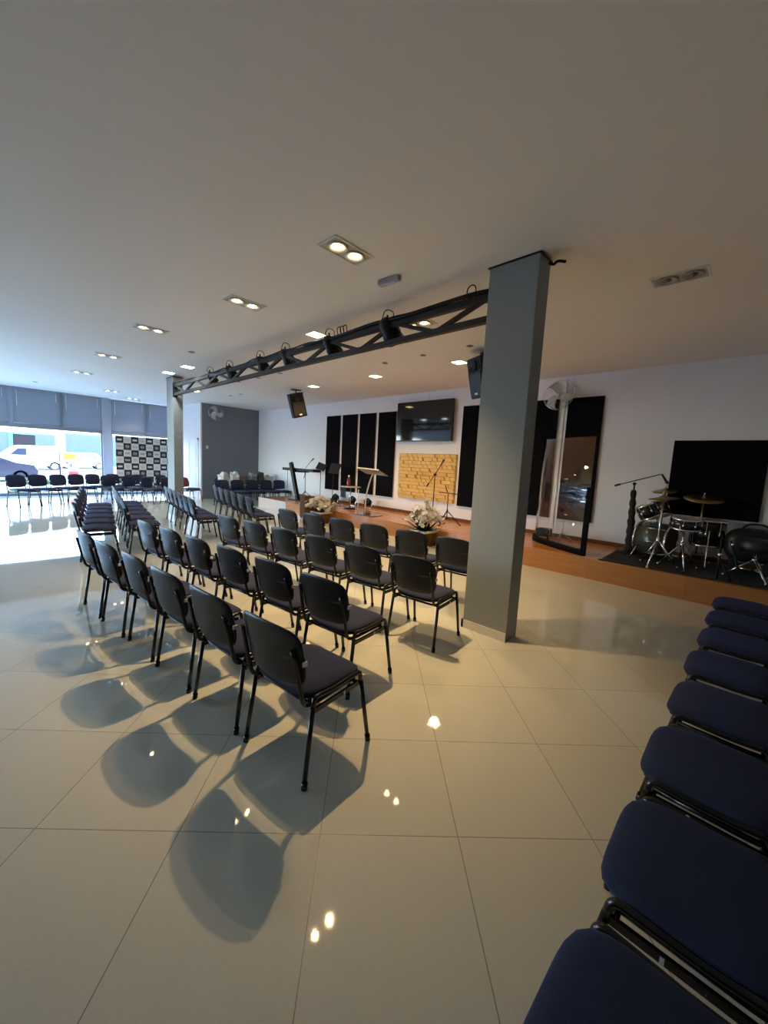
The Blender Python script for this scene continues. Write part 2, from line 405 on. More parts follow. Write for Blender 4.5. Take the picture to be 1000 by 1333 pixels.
# window wall
YA = YF
struct('wall_window', PIERM, lambda b: (box(b, XW-.2, XW+.06, 3.28, 3.55, 0, ZC), box(b, XW-.2, XW, 5.76, 5.9, 0, ZC)), label='grey pier between the shop windows', cat='wall')
struct('trim_1', ALU, lambda b: box(b, XW-.16, XW+.02, YA, 5.76, 2.225, 2.32))
struct('trim_2', mat('dark_threshold', (.10, .10, .11), .5), lambda b: box(b, XW-.16, XW+.01, YA, 5.76, 0, .05))
def window(nm, y0, y1, mull, label):
    o = thing(nm, label, 'window', (XW-.06, (y0+y1)/2, 0), 0, kind='structure'); yc = (y0+y1)/2
    part('glass_pane', GLASS, o, lambda b: box(b, -.004, .004, y0-yc, y1-yc, .05, 2.225))
    def fr(b):
        box(b, -.03, .03, y0-yc, y0-yc+.04, .05, 2.225); box(b, -.03, .03, y1-yc-.04, y1-yc, .05, 2.225)
        box(b, -.03, .03, y0-yc, y1-yc, .05, .09); box(b, -.03, .03, y0-yc, y1-yc, 2.18, 2.225)
        for q in mull: box(b, -.03, .03, q-yc-.025, q-yc+.025, .05, 2.225)
    part('window_frame', ALU, o, fr)
    for q in [v for v in (-.89, .915, 2.17, 4.68) if y0 < v < y1]:
        part('upper_mullion', PIERM, o, lambda b: box(b, .0, .075, q-yc-.07, q-yc+.07, 2.32, ZC))
    for q in (y0, y1):
        part('upper_mullion', PIERM, o, lambda b: box(b, .0, .07, q-yc-.03, q-yc+.03, 2.32, ZC))
    part('upper_pane', GLASS, o, lambda b: box(b, -.004, .004, y0-yc, y1-yc, 2.32, ZC))
window('window_1', YA, 3.28, (-3.4, -1.5), 'wide shop window looking out on parked cars')
window('window_2', 3.55, 5.76, (), 'narrow shop window behind the chequered banner')
# blinds over the upper panes
bl = [(-4.6, -2.6), (-2.58, -.9), (-.88, .86), (.97, 2.15), (2.19, 3.27), (3.57, 4.66), (4.70, 5.75)]
BN = ['first', 'second', 'third', 'fourth', 'fifth', 'sixth', 'seventh']
for i, (a, c) in enumerate(bl):
    lab = ['blue-grey blind far along the window wall, outside left', 'blue-grey blind along the window wall past the left edge', 'blue-grey blind at the left edge of the picture over the window',
           'blue-grey blind above the white van', 'blue-grey blind just left of the grey window pier', 'blue-grey blind just right of the grey window pier', 'blue-grey blind above the right part of the chequered banner'][i]
    if i < 2: continue
    o = thing('window_blind', lab, 'blind', (XW+.045, (a+c)/2, 2.305), 0, 'blinds over the upper window panes'); h = (c-a)/2
    def fab(b, h=h):
        N = 12
        for k in range(N):
            y0 = -h+2*h*k/N; y1 = -h+2*h*(k+1)/N
            box(b, -.002, .002, y0, y1, 0, 1.03)
    part('blind_fabric', BLIND, o, lambda b: box(b, -.002, .002, -h, h, .01, 1.07))
    part('head_rail', ALU, o, lambda b: box(b, -.03, .03, -h, h, 1.06, 1.115))
    part('bottom_rail', ALU, o, lambda b: tube(b, [(0, -h, .015), (0, h, .015)], .012))
    part('pull_cord', PLASTW, o, lambda b: tube(b, [(.02, -h+.1, 1.04), (.02, -h+.1, .55)], .006, 6))
    part('pull_cord', PLASTW, o, lambda b: tube(b, [(.02, h-.12, 1.04), (.02, h-.12, .75)], .006, 6))

# stage
def stage_(b):
    box(b, -11.9, XR, 6.486, YB, 0, ST)
struct('trim_3', mat('pale_stage_front', (.60, .47, .42), .4), lambda b: box(b, -11.9, -10.25, 6.474, 6.486, 0, ST+.002))  # thin pale slab over the left end of the stage front
struct('stage_platform', WOOD, stage_, label='low wooden stage platform along the back wall', cat='stage')

# ------------------------------------------------------------------ chairs
def make_chair():
    t = thing('stacking_chair', 'x', 'chair')
    Y0 = -.23
    def V(x, y, z): return (x, y+Y0, z)
    for s in (-1, 1):
        part('leg', TUBE, t, lambda b: (tube(b, [V(s*.250, 0, .012), V(s*.237, .055, .40)], .0125, 10), tube(b, [V(s*.2505, 0, 0), V(s*.2495, .004, .035)], .016, 10)))
        part('leg', TUBE, t, lambda b: (tube(b, [V(s*.250, .475, .012), V(s*.238, .405, .40)], .0125, 10), tube(b, [V(s*.2505, .476, 0), V(s*.2495, .471, .035)], .016, 10)))
        part('side_rail', TUBE, t, lambda b: tube(b, fillet([V(s*.237, .055, .398), V(s*.236, .065, .447), V(s*.237, .19, .440), V(s*.238, .395, .452), V(s*.238, .405, .398)], .05), .0125, 10))
        def bp(b):
            tube(b, fillet([V(s*.19, .40, .392), V(s*.205, .10, .392), V(s*.214, .015, .41), V(s*.216, -.012, .52), V(s*.212, -.034, .63), V(s*.205, -.055, .72)], .06), .0115, 10)
        part('back_post', TUBE, t, bp)
        pc = part('side_bar', TUBE, t, lambda b: bar(b, V(s*.232, .05, .372), V(s*.232, .40, .384), .012, .026))
        part('bracket_clip', TAG, pc, lambda b: box(b, s*.2385-.002, s*.2385+.002, .27+Y0, .280+Y0, .370, .388))
    part('crossbar', TUBE, t, lambda b: tube(b, [V(-.235, .385, .388), V(.235, .385, .388)], .010))
    part('crossbar', TUBE, t, lambda b: tube(b, [V(-.234, .075, .388), V(.234, .075, .388)], .010))
    def seatdef(co):
        x, y, z = co; yy = y/.215
        drop = -.018*max(0, yy-.35)**2*1.6 - .010*max(0, -yy-.5)
        return Vector((x, y+.235+Y0, z+.447+drop+.005*(x/.23)**2))
    st = part('seat', NAVY, t, lambda b: pad(b, .232, .215, 5, .058, 1.0, .5, 44, 8, seatdef))
    def undef(co):
        v = seatdef(co); v.z -= .022; return v
    part('seat_pan', SHELL, st, lambda b: pad(b, .222, .205, 5, .03, .3, 1.0, 36, 5, undef))
    def backdef(off):
        def f(co):
            x, y, z = co
            zz = .660+y*1.0
            w = 1-.05*max(0, -y/.16)              # slightly narrower at the bottom
            cur = .036*(x/.225)**2                 # concave towards the sitter
            lean = .012-.17*(zz-.5)-.25*max(0, zz-.72)**1.5
            return Vector((x*w, lean-.020+cur+z+off+Y0, zz-.016*(x/.22)**2*(1 if y > 0 else -.6)))
        return f
    bk = part('backrest', SHELL, t, lambda b: pad(b, .237, .166, 6, .030, .55, 1.0, 56, 8, backdef(-.008)))
    part('back_pad', NAVY, bk, lambda b: pad(b, .225, .155, 6, .044, 1.0, .1, 48, 7, backdef(.002)))
    for s in (-1, 1): part('back_clip', TAG, t, lambda b: rbox(b, s*.236-.005, s*.236+.005, -.016+Y0, .012+Y0, .632, .656, .003, 2))
    return t
proto = make_chair(); USED = [False]
def chair(rx, ry, rot, label, group):
    """rx, ry: midpoint between the rear legs; rot: degrees"""
    a = R(rot); loc = (rx-.23*math.sin(a), ry+.23*math.cos(a), 0)
    if not USED[0]:
        USED[0] = True; o = proto; o.location = loc; o.rotation_euler = (0, 0, a); o['label'] = label; o['group'] = group; return o
    return dup(proto, loc, a, label, group)
ORD = ['rightmost', 'second from the right', 'third from the right', 'third from the left', 'second from the left', 'leftmost']
rowsA = [((-1.692, 1.020), (-4.673, .762), 5, 'nearest row'), ((-2.117, 1.665), (-5.085, 1.39), 5, 'second row'),
         ((-2.14, 2.66), (-5.09, 2.35), 6, 'third row'), ((-2.435, 3.74), (-5.36, 3.45), 5.5, 'front row')]
jit = random.Random(3)
for (a, c, rot, nm) in rowsA:
    for k in range(6):
        t = k/5
        chair(a[0]+(c[0]-a[0])*t, a[1]+(c[1]-a[1])*t + (jit.uniform(-.012, .012) if k else 0), rot+(jit.uniform(-1.2, 1.2) if k else .5),
              'navy chair of the middle block, %s in the %s' % (ORD[k], nm), 'chairs in the middle seating block')
rowsB = [((-7.10, 1.04), .605, -10.5, 6, 'rearmost row'), ((-7.24, 1.676), .62, -9.5, 6, 'second row'), ((-7.50, 2.78), .535, -9, 6, 'third row'), ((-7.36, 3.83), .60, -11.3, 6, 'front row')]
NUM = ['nearest', 'second', 'third', 'fourth', 'fifth', 'farthest']
for (a, pch, rot, n, nm) in rowsB:
    for k in range(n):
        x = a[0]-pch*k*math.cos(R(rot)); y = a[1]-pch*k*math.sin(R(rot))
        lab = NUM[k] if k < n-1 else 'farthest'
        chair(x, y, rot+jit.uniform(-1, 1), 'navy chair of the far left block, %s in its %s' % (lab+('' if lab in ('nearest', 'farthest') else ' chair'), nm), 'chairs in the far left seating block')
# row along the right edge, facing left
for k in range(8):
    y = .815+.582*k
    chair(.222+jit.uniform(-.008, .008), y, 90+jit.uniform(-1, 1), 'navy upholstered chair at the right edge facing left, %s from the camera' % ['closest', 'second', 'third', 'fourth', 'fifth', 'sixth', 'seventh', 'farthest'][k], 'chairs along the right edge')
# row by the window
cw = [(-14.1, .79, -60), (-14.37, 1.25, -61), (-14.62, 1.72, -58), (-14.9, 2.18, -62), (-15.15, 2.64, -60)]
for k, (x, y, r) in enumerate(cw):
    chair(x-.2, y, r, 'navy chair facing in from the window wall, %s of that row' % ['leftmost', 'second from left', 'third from left', 'fourth from left', 'last before the grey pier'][k], 'chairs by the shop window')
cw2 = [(-14.6, 2.90, -65), (-14.4, 3.40, -62), (-14.05, 3.80, -58), (-13.85, 4.32, -66)]
for k, (x, y, r) in enumerate(cw2):
    chair(x, y, r, 'navy chair in front of the chequered banner, %s in the nearer line' % ['first from left', 'second from left', 'second from right', 'rightmost'][k], 'chairs before the banner')
cw3 = [(-15.55, 3.22, -60), (-15.4, 3.9, -60), (-15.35, 4.62, -60)]
for k, (x, y, r) in enumerate(cw3):
    chair(x, y, r, 'navy chair right at the foot of the chequered banner, %s one behind the others' % ['left', 'middle', 'right'][k], 'chairs at the foot of the banner')
# row left of the stage, and the row behind it that carries the bags
for k in range(5):
    chair(-12.75, 5.63+.53*k, -90, 'blue chair facing the hall beside the stage end, %s in the line' % ['leftmost', 'second from left', 'middle one', 'second from right', 'rightmost'][k], 'chairs beside the stage end')
for k in range(4):
    chair(-13.75, 6.05+.55*k, -90, 'navy chair carrying bags before the grey wall, %s along' % ['leftmost', 'second', 'third', 'rightmost'][k], 'chairs that carry bags')
rc = chair(-14.06, 4.95, -50, 'chair with a red backrest standing behind the far pillar', 'red chair behind the pillar')
for ch in rc.children:
    if ch.name.startswith('backrest'):
        me = ch.data.copy(); ch.data = me; me.materials[0] = REDC
        for g in ch.children: g.data = g.data.copy(); g.data.materials[0] = REDC

# bags
def bag(x, y, z, sx, sy, sz, m, label, seed):
    rn = random.Random(seed)
    o = thing('cloth_bag', label, 'bag', (x, y, z), rn.uniform(-.4, .4), 'bags piled on the chairs by the grey wall')
    def body(b):
        t = bmesh.new(); bmesh.ops.create_icosphere(t, subdivisions=4, radius=1)
        ph = [rn.uniform(0, 6) for _ in range(6)]
        for v in t.verts:
            c = v.co.normalized(); n = 1+.13*math.sin(4*c.x+ph[0])*math.sin(5*c.y+ph[1])+.09*math.sin(9*c.z+ph[2]+3*c.x)+.05*math.sin(17*c.y+ph[3]+8*c.z)
            e = .62
            v.co = Vector((math.copysign(abs(c.x)**e, c.x)*sx*n, math.copysign(abs(c.y)**e, c.y)*sy*n, max(-1, math.copysign(abs(c.z)**e, c.z)*n)*sz+sz))
        for f in t.faces: f.smooth = True
        merge(b, t)
    part('bag_body', m, o, body)
    part('bag_knot', m, o, lambda b: lathe(b, [(.0, sz*2.12), (.05, sz*2.11), (.03, sz*2.03), (.06, sz*1.95), (.12, sz*1.8)], 12))
    return o
bags = [(-13.5, 6.02, 0, 'cream bulging bag, leftmost on the chairs by the grey wall'), (-13.42, 6.38, 1, 'white knotted bag beside the cream bag by the grey wall'),
        (-13.5, 6.72, 2, 'brown bag in the middle of the bag pile by the grey wall'), (-13.45, 7.05, 3, 'grey bag right of the brown bag by the grey wall'), (-13.5, 7.38, 4, 'dark bag between grey and cream bags by the corner'), (-13.48, 7.72, 0, 'cream bag nearest the white wall corner')]
for i, (x, y, mi, lab) in enumerate(bags):
    bag(x, y, .482, .145, .155, .26+.03*math.sin(i*2.1), BAGM[mi], lab, 20+i)

# ------------------------------------------------------------------ ceiling lamps
def light(name, kind, parent, loc, energy, col, size=.05, angle=150, blend=.6, rot=None):
    l = bpy.data.lights.new(name, kind); l.energy = energy; l.color = col; l.shadow_soft_size = size
    if kind == 'SPOT': l.spot_size = R(angle); l.spot_blend = blend
    o = bpy.data.objects.new(name, l); C.objects.link(o); o.parent = parent; o.location = loc
    if rot: o.rotation_euler = rot
    return o
def twin(x, y, zc, rz, label, energy, lit=True, col=WARM):
    o = thing('ceiling_spotlight', label, 'ceiling lamp', (x, y, zc), rz, 'recessed twin ceiling lamps')
    fr = NB()
    a, c = .105, .205
    for (x0, x1, y0, y1) in ((-a-.018, a+.018, -c-.018, -c), (-a-.018, a+.018, c, c+.018), (-a-.018, -a, -c, c), (a, a+.018, -c, c)):
        box(fr, x0, x1, y0, y1, -.009, .002)
    obj('lamp_trim', fr, PLASTW, o)
    part('lamp_housing', RECESS, o, lambda b: (box(b, -a, a, -c, c, -.003, .001),))
    for s in (-1, 1):
        rg = part('lamp_ring', PLASTW if lit else PLASTG, o, lambda b: lathe(b, [(.042, -.002), (.088, -.004), (.092, -.014), (.078, -.018), (.060, -.008), (.042, -.002)], 28, TM((0, s*.098, 0))))
        part('lamp_bulb', BULBW if lit else DARKL, rg, lambda b: lathe(b, [(0, -.020), (.022, -.017), (.036, -.010), (.040, -.003)], 24, TM((0, s*.098, 0))))
    if lit:
        light('lamp_light', 'SPOT', o, (0, .098, -.04), energy, col, .020, 98, .9)
        light('lamp_light', 'SPOT', o, (0, -.098, -.04), energy*.28, col, .020, 98, .9)
    return o
def square(x, y, zc, label, energy, m, col, group):
    o = thing('ceiling_panel_lamp', label, 'ceiling lamp', (x, y, zc), 0, group)
    fr = NB(); a = .105
    for (x0, x1, y0, y1) in ((-a-.016, a+.016, -a-.016, -a), (-a-.016, a+.016, a, a+.016), (-a-.016, -a, -a, a), (a, a+.016, -a, a)):
        box(fr, x0, x1, y0, y1, -.010, .001)
    obj('lamp_trim', fr, PLASTW, o)
    part('lamp_diffuser', m, o, lambda b: box(b, -a, a, -a, a, -.006, .001))
    light('lamp_light', 'SPOT', o, (0, 0, -.05), energy, col, .09, 135, .8)
    return o
ZS = ZC+.022
twin(-2.86, 2.36, ZC, 0, 'lit twin ceiling lamp nearest the camera, left of the large pillar', SPOT_NEAR)
twin(-4.72, 2.36, ZC, 0, 'lit twin ceiling lamp, second in the line towards the window', SPOT*.62)
twin(-6.85, 1.95, ZC, 0, 'lit twin ceiling lamp, third in the line towards the window', SPOT*.5)
twin(-9.50, 1.94, ZC, 0, 'lit twin ceiling lamp, fourth in the line towards the window', SPOT*.45)
twin(-12.15, 1.95, ZC, 0, 'lit twin ceiling lamp, fifth in the line towards the window', SPOT*.45)
twin(-14.9, 3.12, ZC, 0, 'lit twin ceiling lamp near the blinds, left of the far pillar', SPOT*.6)
twin(-16.45, 4.06, ZS, 0, 'tiny lit ceiling lamp closest to the blinds', SPOT*.5)
twin(-3.52, 4.17, ZS, PI/2, 'lit twin ceiling lamp seen through the truss near the pillar', SPOT)
twin(-.79, 4.62, ZS, PI/2, 'unlit twin ceiling lamp right of the large pillar', 0, False)
square(-5.02, 3.62, ZS, 'bright white ceiling lamp touching the middle of the truss', COOL, BULBC, COOLC, 'white ceiling lamps along the truss')
square(-9.03, 3.26, ZC, 'bright white ceiling lamp just right of the far pillar top', COOL, BULBC, COOLC, 'white ceiling lamps along the truss')
square(-10.08, 3.22, ZC, 'bright white ceiling lamp directly at the far pillar top', COOL, BULBC, COOLC, 'white ceiling lamps along the truss')
twin(-12.28, 4.68, ZS, PI/2, 'lit white ceiling lamp beneath the far end of the truss', SPOT*.6, col=(1, .86, .7))
square(-4.12, 6.05, ZS, 'warm square ceiling lamp over the stage nearest the large pillar', WASH, BULBW2, WARMW, 'warm square lamps over the stage')
square(-6.23, 6.06, ZS, 'warm square ceiling lamp over the stage, middle of three', WASH, BULBW2, WARMW, 'warm square lamps over the stage')
square(-8.43, 6.05, ZS, 'warm square ceiling lamp by the hanging loudspeaker', WASH, BULBW2, WARMW, 'warm square lamps over the stage')
hs = [(-7.68, 2.84, ZC), (-9.68, 4.7, ZS), (-8.78, 4.73, ZS), (-12.12, 5.62, ZS), (-11.51, 5.64, ZS), (-7.85, 4.75, ZS), (-5.29, 5.37, ZS), (-4.38, 5.35, ZS), (-3.47, 5.34, ZS), (-15.26, 1.37, ZC)]
hl = ['on the near ceiling left of the truss', 'beneath the left third of the truss', 'beneath the truss right of the far pillar', 'high above the bags by the grey wall', 'right of the one above the bags', 'left of the hanging loudspeaker', 'above the four black panels', 'above the television', 'beside the large pillar', 'close to the blinds at the left edge']
for (x, y, z), lb in zip(hs, hl):
    o = thing('ceiling_downlight', 'small unlit recessed downlight ' + lb, 'downlight', (x, y, z), 0, 'small unlit downlights')
    part('downlight_ring', PLASTG, o, lambda b: lathe(b, [(.035, .001), (.05, -.001), (.055, -.008), (.04, -.010), (.035, -.002)], 20))
    part('downlight_lens', BEZEL, o, lambda b: lathe(b, [(0, -.003), (.037, -.002)], 20))
e = thing('emergency_light', 'small grey emergency light box on the ceiling near the truss', 'emergency light', (-2.91, 2.96, ZC), R(4))
part('light_housing', PLASTG, e, lambda b: rbox(b, -.13, .13, -.032, .032, -.05, 0, .012, 3))
part('light_lens', mat('frosted_lens', (.5, .5, .54), .3), e, lambda b: rbox(b, -.115, .07, -.026, .026, -.056, -.045, .004, 2))

# ------------------------------------------------------------------ truss
t = thing('lighting_truss', 'dark steel lattice truss spanning between the two grey pillars', 'truss', (-6.235, 3.47, 3.0))
L = 4.194; zb, zt = .008, .207
part('top_chord', STEEL, t, lambda b: box(b, -L, L, -.03, .03, .175, .242))
part('bottom_chord', STEEL, t, lambda b: box(b, -L, L, -.03, .03, -.022, .036))
NP = 14
for k in range(NP):
    x0 = -L+.05+(2*L-.1)*k/NP; x1 = -L+.05+(2*L-.1)*(k+1)/NP
    part('diagonal_brace', STEEL, t, lambda b: bar(b, (x0, 0, zt if k % 2 == 0 else zb), (x1, 0, zb if k % 2 == 0 else zt), .04, .04))
for s in (-1, 1):
    part('end_plate', STEEL, t, lambda b: box(b, s*L-.012, s*L+.012, -.05, .05, -.06, .28))
def cabl(b):
    rn = random.Random(5)
    pts = []
    for k in range(29):
        x = -L+.03+(2*L-.06)*k/28; pts.append((x, -.035+rn.uniform(-.01, .02), .247+rn.uniform(-.012, .016)+(.012 if k > 20 else 0)))
    tube(b, smooth_path(pts, 4), .013, 6)
    tube(b, smooth_path([(x, y+.05, z-.004+rn.uniform(-.01, .012)) for x, y, z in pts], 4), .011, 6)
    tube(b, smooth_path([(1.2, -.04, .25), (1.9, -.045, .235), (2.6, -.04, .262), (3.1, -.045, .245), (3.9, -.04, .262), (L-.02, -.04, .25)], 5), .022, 6)
part('power_cable', CABLE, t, cabl)
part('cable_loop', CABLE, t, lambda b: tube(b, [(L-.22+.05*math.cos(a), -.03, .30+.055*math.sin(a)) for a in [i*2*PI/16 for i in range(17)]], .006, 6))
part('cable_loop', CABLE, t, lambda b: [tube(b, smooth_path([(2.02+dx, -.03, .24), (2.0+dx, -.035, .33), (2.05+dx, -.03, .35), (2.08+dx, -.03, .25)]), .006, 6) for dx in (-.06, 0, .06)])
def stagelight(x, label, tilt, big=1.0, rz=0):
    o = thing('stage_light', label, 'stage light', (x, 3.47, 3.0), rz, 'stage lights hanging in the truss')
    M = TM((0, .06, .16), tilt, 0, 0)
    part('light_can', BLKMETAL, o, lambda b: lathe(b, [(0, .14*big), (.05*big, .14*big), (.075*big, .10*big), (.085*big, .02), (.10*big, -.02), (.10*big, -.11*big), (.085*big, -.11*big), (.083*big, -.085*big), (0, -.08*big)], 24, M))
    part('light_lens', mat('stage_lens', (.05, .05, .06), .1), o, lambda b: lathe(b, [(0, -.083*big), (.08*big, -.088*big)], 20, M))
    part('light_yoke', BLKMETAL, o, lambda b: tube(b, fillet([(-.11*big, .06, .16), (-.11*big, .05, .25), (.11*big, .05, .25), (.11*big, .06, .16)], .03), .008, 6))
    part('light_clamp', BLKMETAL, o, lambda b: (box(b, -.03, .03, -.045, .055, .235, .285), tube(b, [(0, 0, .28), (.0, 0, .33)], .012, 8)))
    part('light_cable', CABLE, o, lambda b: tube(b, smooth_path([(0, .08, .27), (.05, .04, .36), (-.02, -.02, .38), (-.07, -.03, .26)]), .006, 6))
for x, lb, ti, bg_ in ((-8.43, 'small white-faced stage light nearest the far pillar', R(50), .8), (-7.55, 'stage light second from the far pillar', R(35), 1), (-6.39, 'stage light third from the far pillar, left of mid truss', R(30), 1),
                   (-5.61, 'stage light at the middle of the truss', R(40), 1), (-4.51, 'round stage light right of the bright white ceiling lamp', R(48), 1.05), (-3.41, 'largest-looking stage light closest to the large pillar', R(52), 1.15)):
    stagelight(x, lb, ti, bg_)

# ------------------------------------------------------------------ back wall fittings
def apanel(x0, x1, z0, z1, label, grp):
    o = thing('acoustic_panel', label, 'acoustic panel', ((x0+x1)/2, YB-.004, (z0+z1)/2), 0, grp); w, h = (x1-x0)/2, (z1-z0)/2
    part('panel_cloth', FOAM, o, lambda b: rbox(b, -w, w, -.055, -.006, -h, h, .008, 2))
    part('panel_batten', FOAME, o, lambda b: box(b, -w-.006, w+.006, -.022, 0, -h-.006, h+.006))
G1 = 'tall black acoustic panels on the stage wall'
k_ = 8.03/7.5
for (a, c, lb) in ((-9.66, -9.055, 'leftmost of the four side by side'), (-8.925, -8.315, 'second from left of the four side by side'), (-8.195, -7.59, 'third from left of the four side by side'), (-7.465, -6.865, 'rightmost of the four, just left of the television'),
                   (-4.885, -4.29, 'between the television and the large pillar'), (-3.46, -2.86, 'half hidden right of the large pillar'), (-2.695, -2.115, 'right of the wall fan, behind the clear screen')):
    apanel(a*k_, c*k_, .70, 3.02, 'tall black acoustic panel, ' + lb, G1)
apanel(-1.065*k_, .0*k_, 1.02, 2.215, 'wide black acoustic panel on the wall behind the drum kit', 'wide black acoustic panel behind drums')
tv = thing('television', 'large black wall television above the yellow relief panel', 'television', (-6.355, YB, 2.716))
part('tv_body', BEZEL, tv, lambda b: rbox(b, -.885, .885, -.12, -.05, -.5, .5, .012, 2))
part('tv_screen', SCREEN, tv, lambda b: box(b, -.868, .868, -.1225, -.119, -.475, .485))
part('wall_bracket', BLKMETAL, tv, lambda b: box(b, -.3, .3, -.05, 0, -.2, .2))
part('tv_cable', PLASTW, tv, lambda b: tube(b, [(.05, -.012, .5), (.04, -.012, .7)], .007, 6))
yp = thing('relief_panel', 'yellow three-dimensional relief panel below the television', 'wall panel', (-6.235, YB-.004, 1.322))
def relief(b):
    nx, nz = 12, 13; w, h = 1.80/nx, 1.175/nz
    rn = random.Random(4)
    for j in range(nz):
        off = .5*(j % 2)+rn.uniform(-.08, .08)
        for i in range(-1, nx+1):
            x0 = -.90+(i+off)*w; x1 = x0+w*.97; x0 = max(x0, -.90); x1 = min(x1, .90)
            if x1-x0 < .02: continue
            z0 = -.5875+j*h; z1 = z0+h*.92; d = rn.uniform(.025, .07); t = rn.uniform(-.012, .012)
            q = [(x0, -d+t, z0), (x1, -d-t, z0), (x1, -d-t-.034, z1), (x0, -d+t-.034, z1)]
            F = [b.verts.new(p) for p in q]; K = [b.verts.new((p[0], 0, p[2])) for p in q]
            b.faces.new(F)
            for a in range(4): b.faces.new((F[a], K[a], K[(a+1) % 4], F[(a+1) % 4]))
part('relief_tiles', GOLD, yp, relief)
part('panel_board', mat('panel_joint', (.30, .17, .05), .7), yp, lambda b: box(b, -.90, .90, -.012, 0, -.59, .59))
def fan(loc, rz, label, tilt=R(-8), nw=26):
    o = thing('wall_fan', label, 'fan', loc, rz, 'white wall fans')
    part('wall_mount', PLASTW, o, lambda b: (rbox(b, -.05, .05, -.03, 0, -.16, .02, .01, 2), tube(b, [(0, -.02, -.06), (0, -.12, -.02), (0, -.16, 0)], .022, 10)))
    mh = part('motor_housing', PLASTW, o, lambda b: lathe(b, [(0, -.08), (.06, -.075), (.075, -.02), (.07, .05), (.04, .07), (0, .075)], 20, TM((0, -.2, 0), R(90)+tilt)))
    M = TM((0, -.30, -.01), R(90)+tilt)
    for k in range(3):
        def bl_(b):
            t2 = bmesh.new(); a0 = R(95)+k*2*PI/3
            rows = []
            for i in range(7):
                s = i/6; rr = .03+.225*s; wd = .045+.095*math.sin(min(1, s*1.05)*PI*.62); tw = .5-.3*s; a = a0+.55*s*s
                row = []
                for j in (-1, -.3, .4, 1):
                    ux, uy = math.cos(a), math.sin(a); px = rr*ux-uy*wd*j*.75; py = rr*uy+ux*wd*j*.75
                    row.append(t2.verts.new((px, py, wd*j*.5*tw)))
                rows.append(row)
            for a_, b_ in zip(rows, rows[1:]):
                for j in range(3):
                    f = t2.faces.new((a_[j], a_[j+1], b_[j+1], b_[j])); f.smooth = True
            g = bmesh.ops.solidify(t2, geom=t2.faces[:], thickness=.005)
            merge(b, t2, M)
        part('fan_blade', PLASTW, o, bl_)
    part('hub_cap', PLASTW, o, lambda b: lathe(b, [(0, .05), (.03, .045), (.042, .0), (.04, -.03)], 16, M))
    def cage(b):
        for (r, z) in ((.275, 0), (.265, .05), (.265, -.05), (.18, .085), (.09, .095)):
            pts = [M @ Vector((r*math.cos(a), r*math.sin(a), z)) for a in [i*2*PI/40 for i in range(41)]]; tube(b, pts, .0014 if r < .27 else .0035, 5, cap=False)
        for i in range(nw):
            a = i*2*PI/nw; pr = [(.05, .095), (.18, .085), (.25, .06), (.275, 0), (.25, -.06), (.15, -.08), (.06, -.09)]
            tube(b, [M @ Vector((r*math.cos(a), r*math.sin(a), z)) for r, z in pr], .0010, 4, cap=False)
    part('wire_guard', CHROME, o, cage)
fan((XG, 6.20, 3.12), R(90), 'white wall fan on the dark grey wall')
fan((-2.985, YB-.0, 3.06), 0, 'white wall fan between black panels right of the large pillar', nw=12)
part('cable_duct', PLASTW, [o for o in C.objects if o.name.startswith('wall_fan')][1], lambda b: box(b, -.03, .03, -.02, 0, -2.6, .34))
sw = thing('wall_switch', 'small white switch plate on the dark grey wall below the fan', 'switch', (XG, 5.99, 1.89), R(90))
part('switch_plate', PLASTW, sw, lambda b: rbox(b, -.04, .04, -.012, 0, -.06, .06, .004, 2))
part('rocker', PLASTW, sw, lambda b: box(b, -.014, .014, -.017, -.011, -.028, .028))

def speaker(loc, rz, tilt, label, roll=0):
    o = thing('hanging_loudspeaker', label, 'loudspeaker', loc, rz, 'black loudspeakers hung from the ceiling')
    M = TM((0, 0, 0), tilt, roll)
    def cab(b):
        prism(b, [(-.19, -.17), (.19, -.17), (.19, .02), (.11, .17), (-.11, .17), (-.19, .02)], -.31, .31, 'z', M=M)
        bmesh.ops.bevel(b, geom=b.edges[:], offset=.012, segments=2, affect='EDGES')
    part('speaker_cabinet', SPKCLOTH, o, cab)
    gr = part('speaker_grille', mat('grille_mesh', (.006, .006, .007), .5), o, lambda b: rbox(b, -.165, .165, -.19, -.168, -.27, .09, .01, 2, M=M))
    part('speaker_horn', BLKMETAL, o, lambda b: (rbox(b, -.15, .15, -.185, -.168, .12, .27, .008, 2, M=M), lathe(b, [(.0, .0), (.05, .005), (.09, .02)], 20, M @ TM((0, -.186, .195), R(90)))))
    part('speaker_badge', TAG, o, lambda b: box(b, -.035, .035, -.193, -.189, -.255, -.225, M=M))
    part('ceiling_bracket', BLKMETAL, o, lambda b: (tube(b, [(0, .05, .28), (0, .05, ZS-loc[2]-.01)], .018, 8), box(b, -.12, .12, -.03, .13, ZS-loc[2]-.02, ZS-loc[2])))
    part('speaker_cable', CABLE, o, lambda b: tube(b, smooth_path([(.05, .14, .1), (.2, .2, .25), (.22, .15, .45), (.12, .1, ZS-loc[2])]), .008, 6))
speaker((-9.25, 6.1, 3.04), R(74), R(6), 'black loudspeaker hung from the ceiling above the keyboard', R(-17))
speaker((-3.42, 5.75, 3.06), R(-25), R(14), 'black loudspeaker half hidden behind the large pillar')

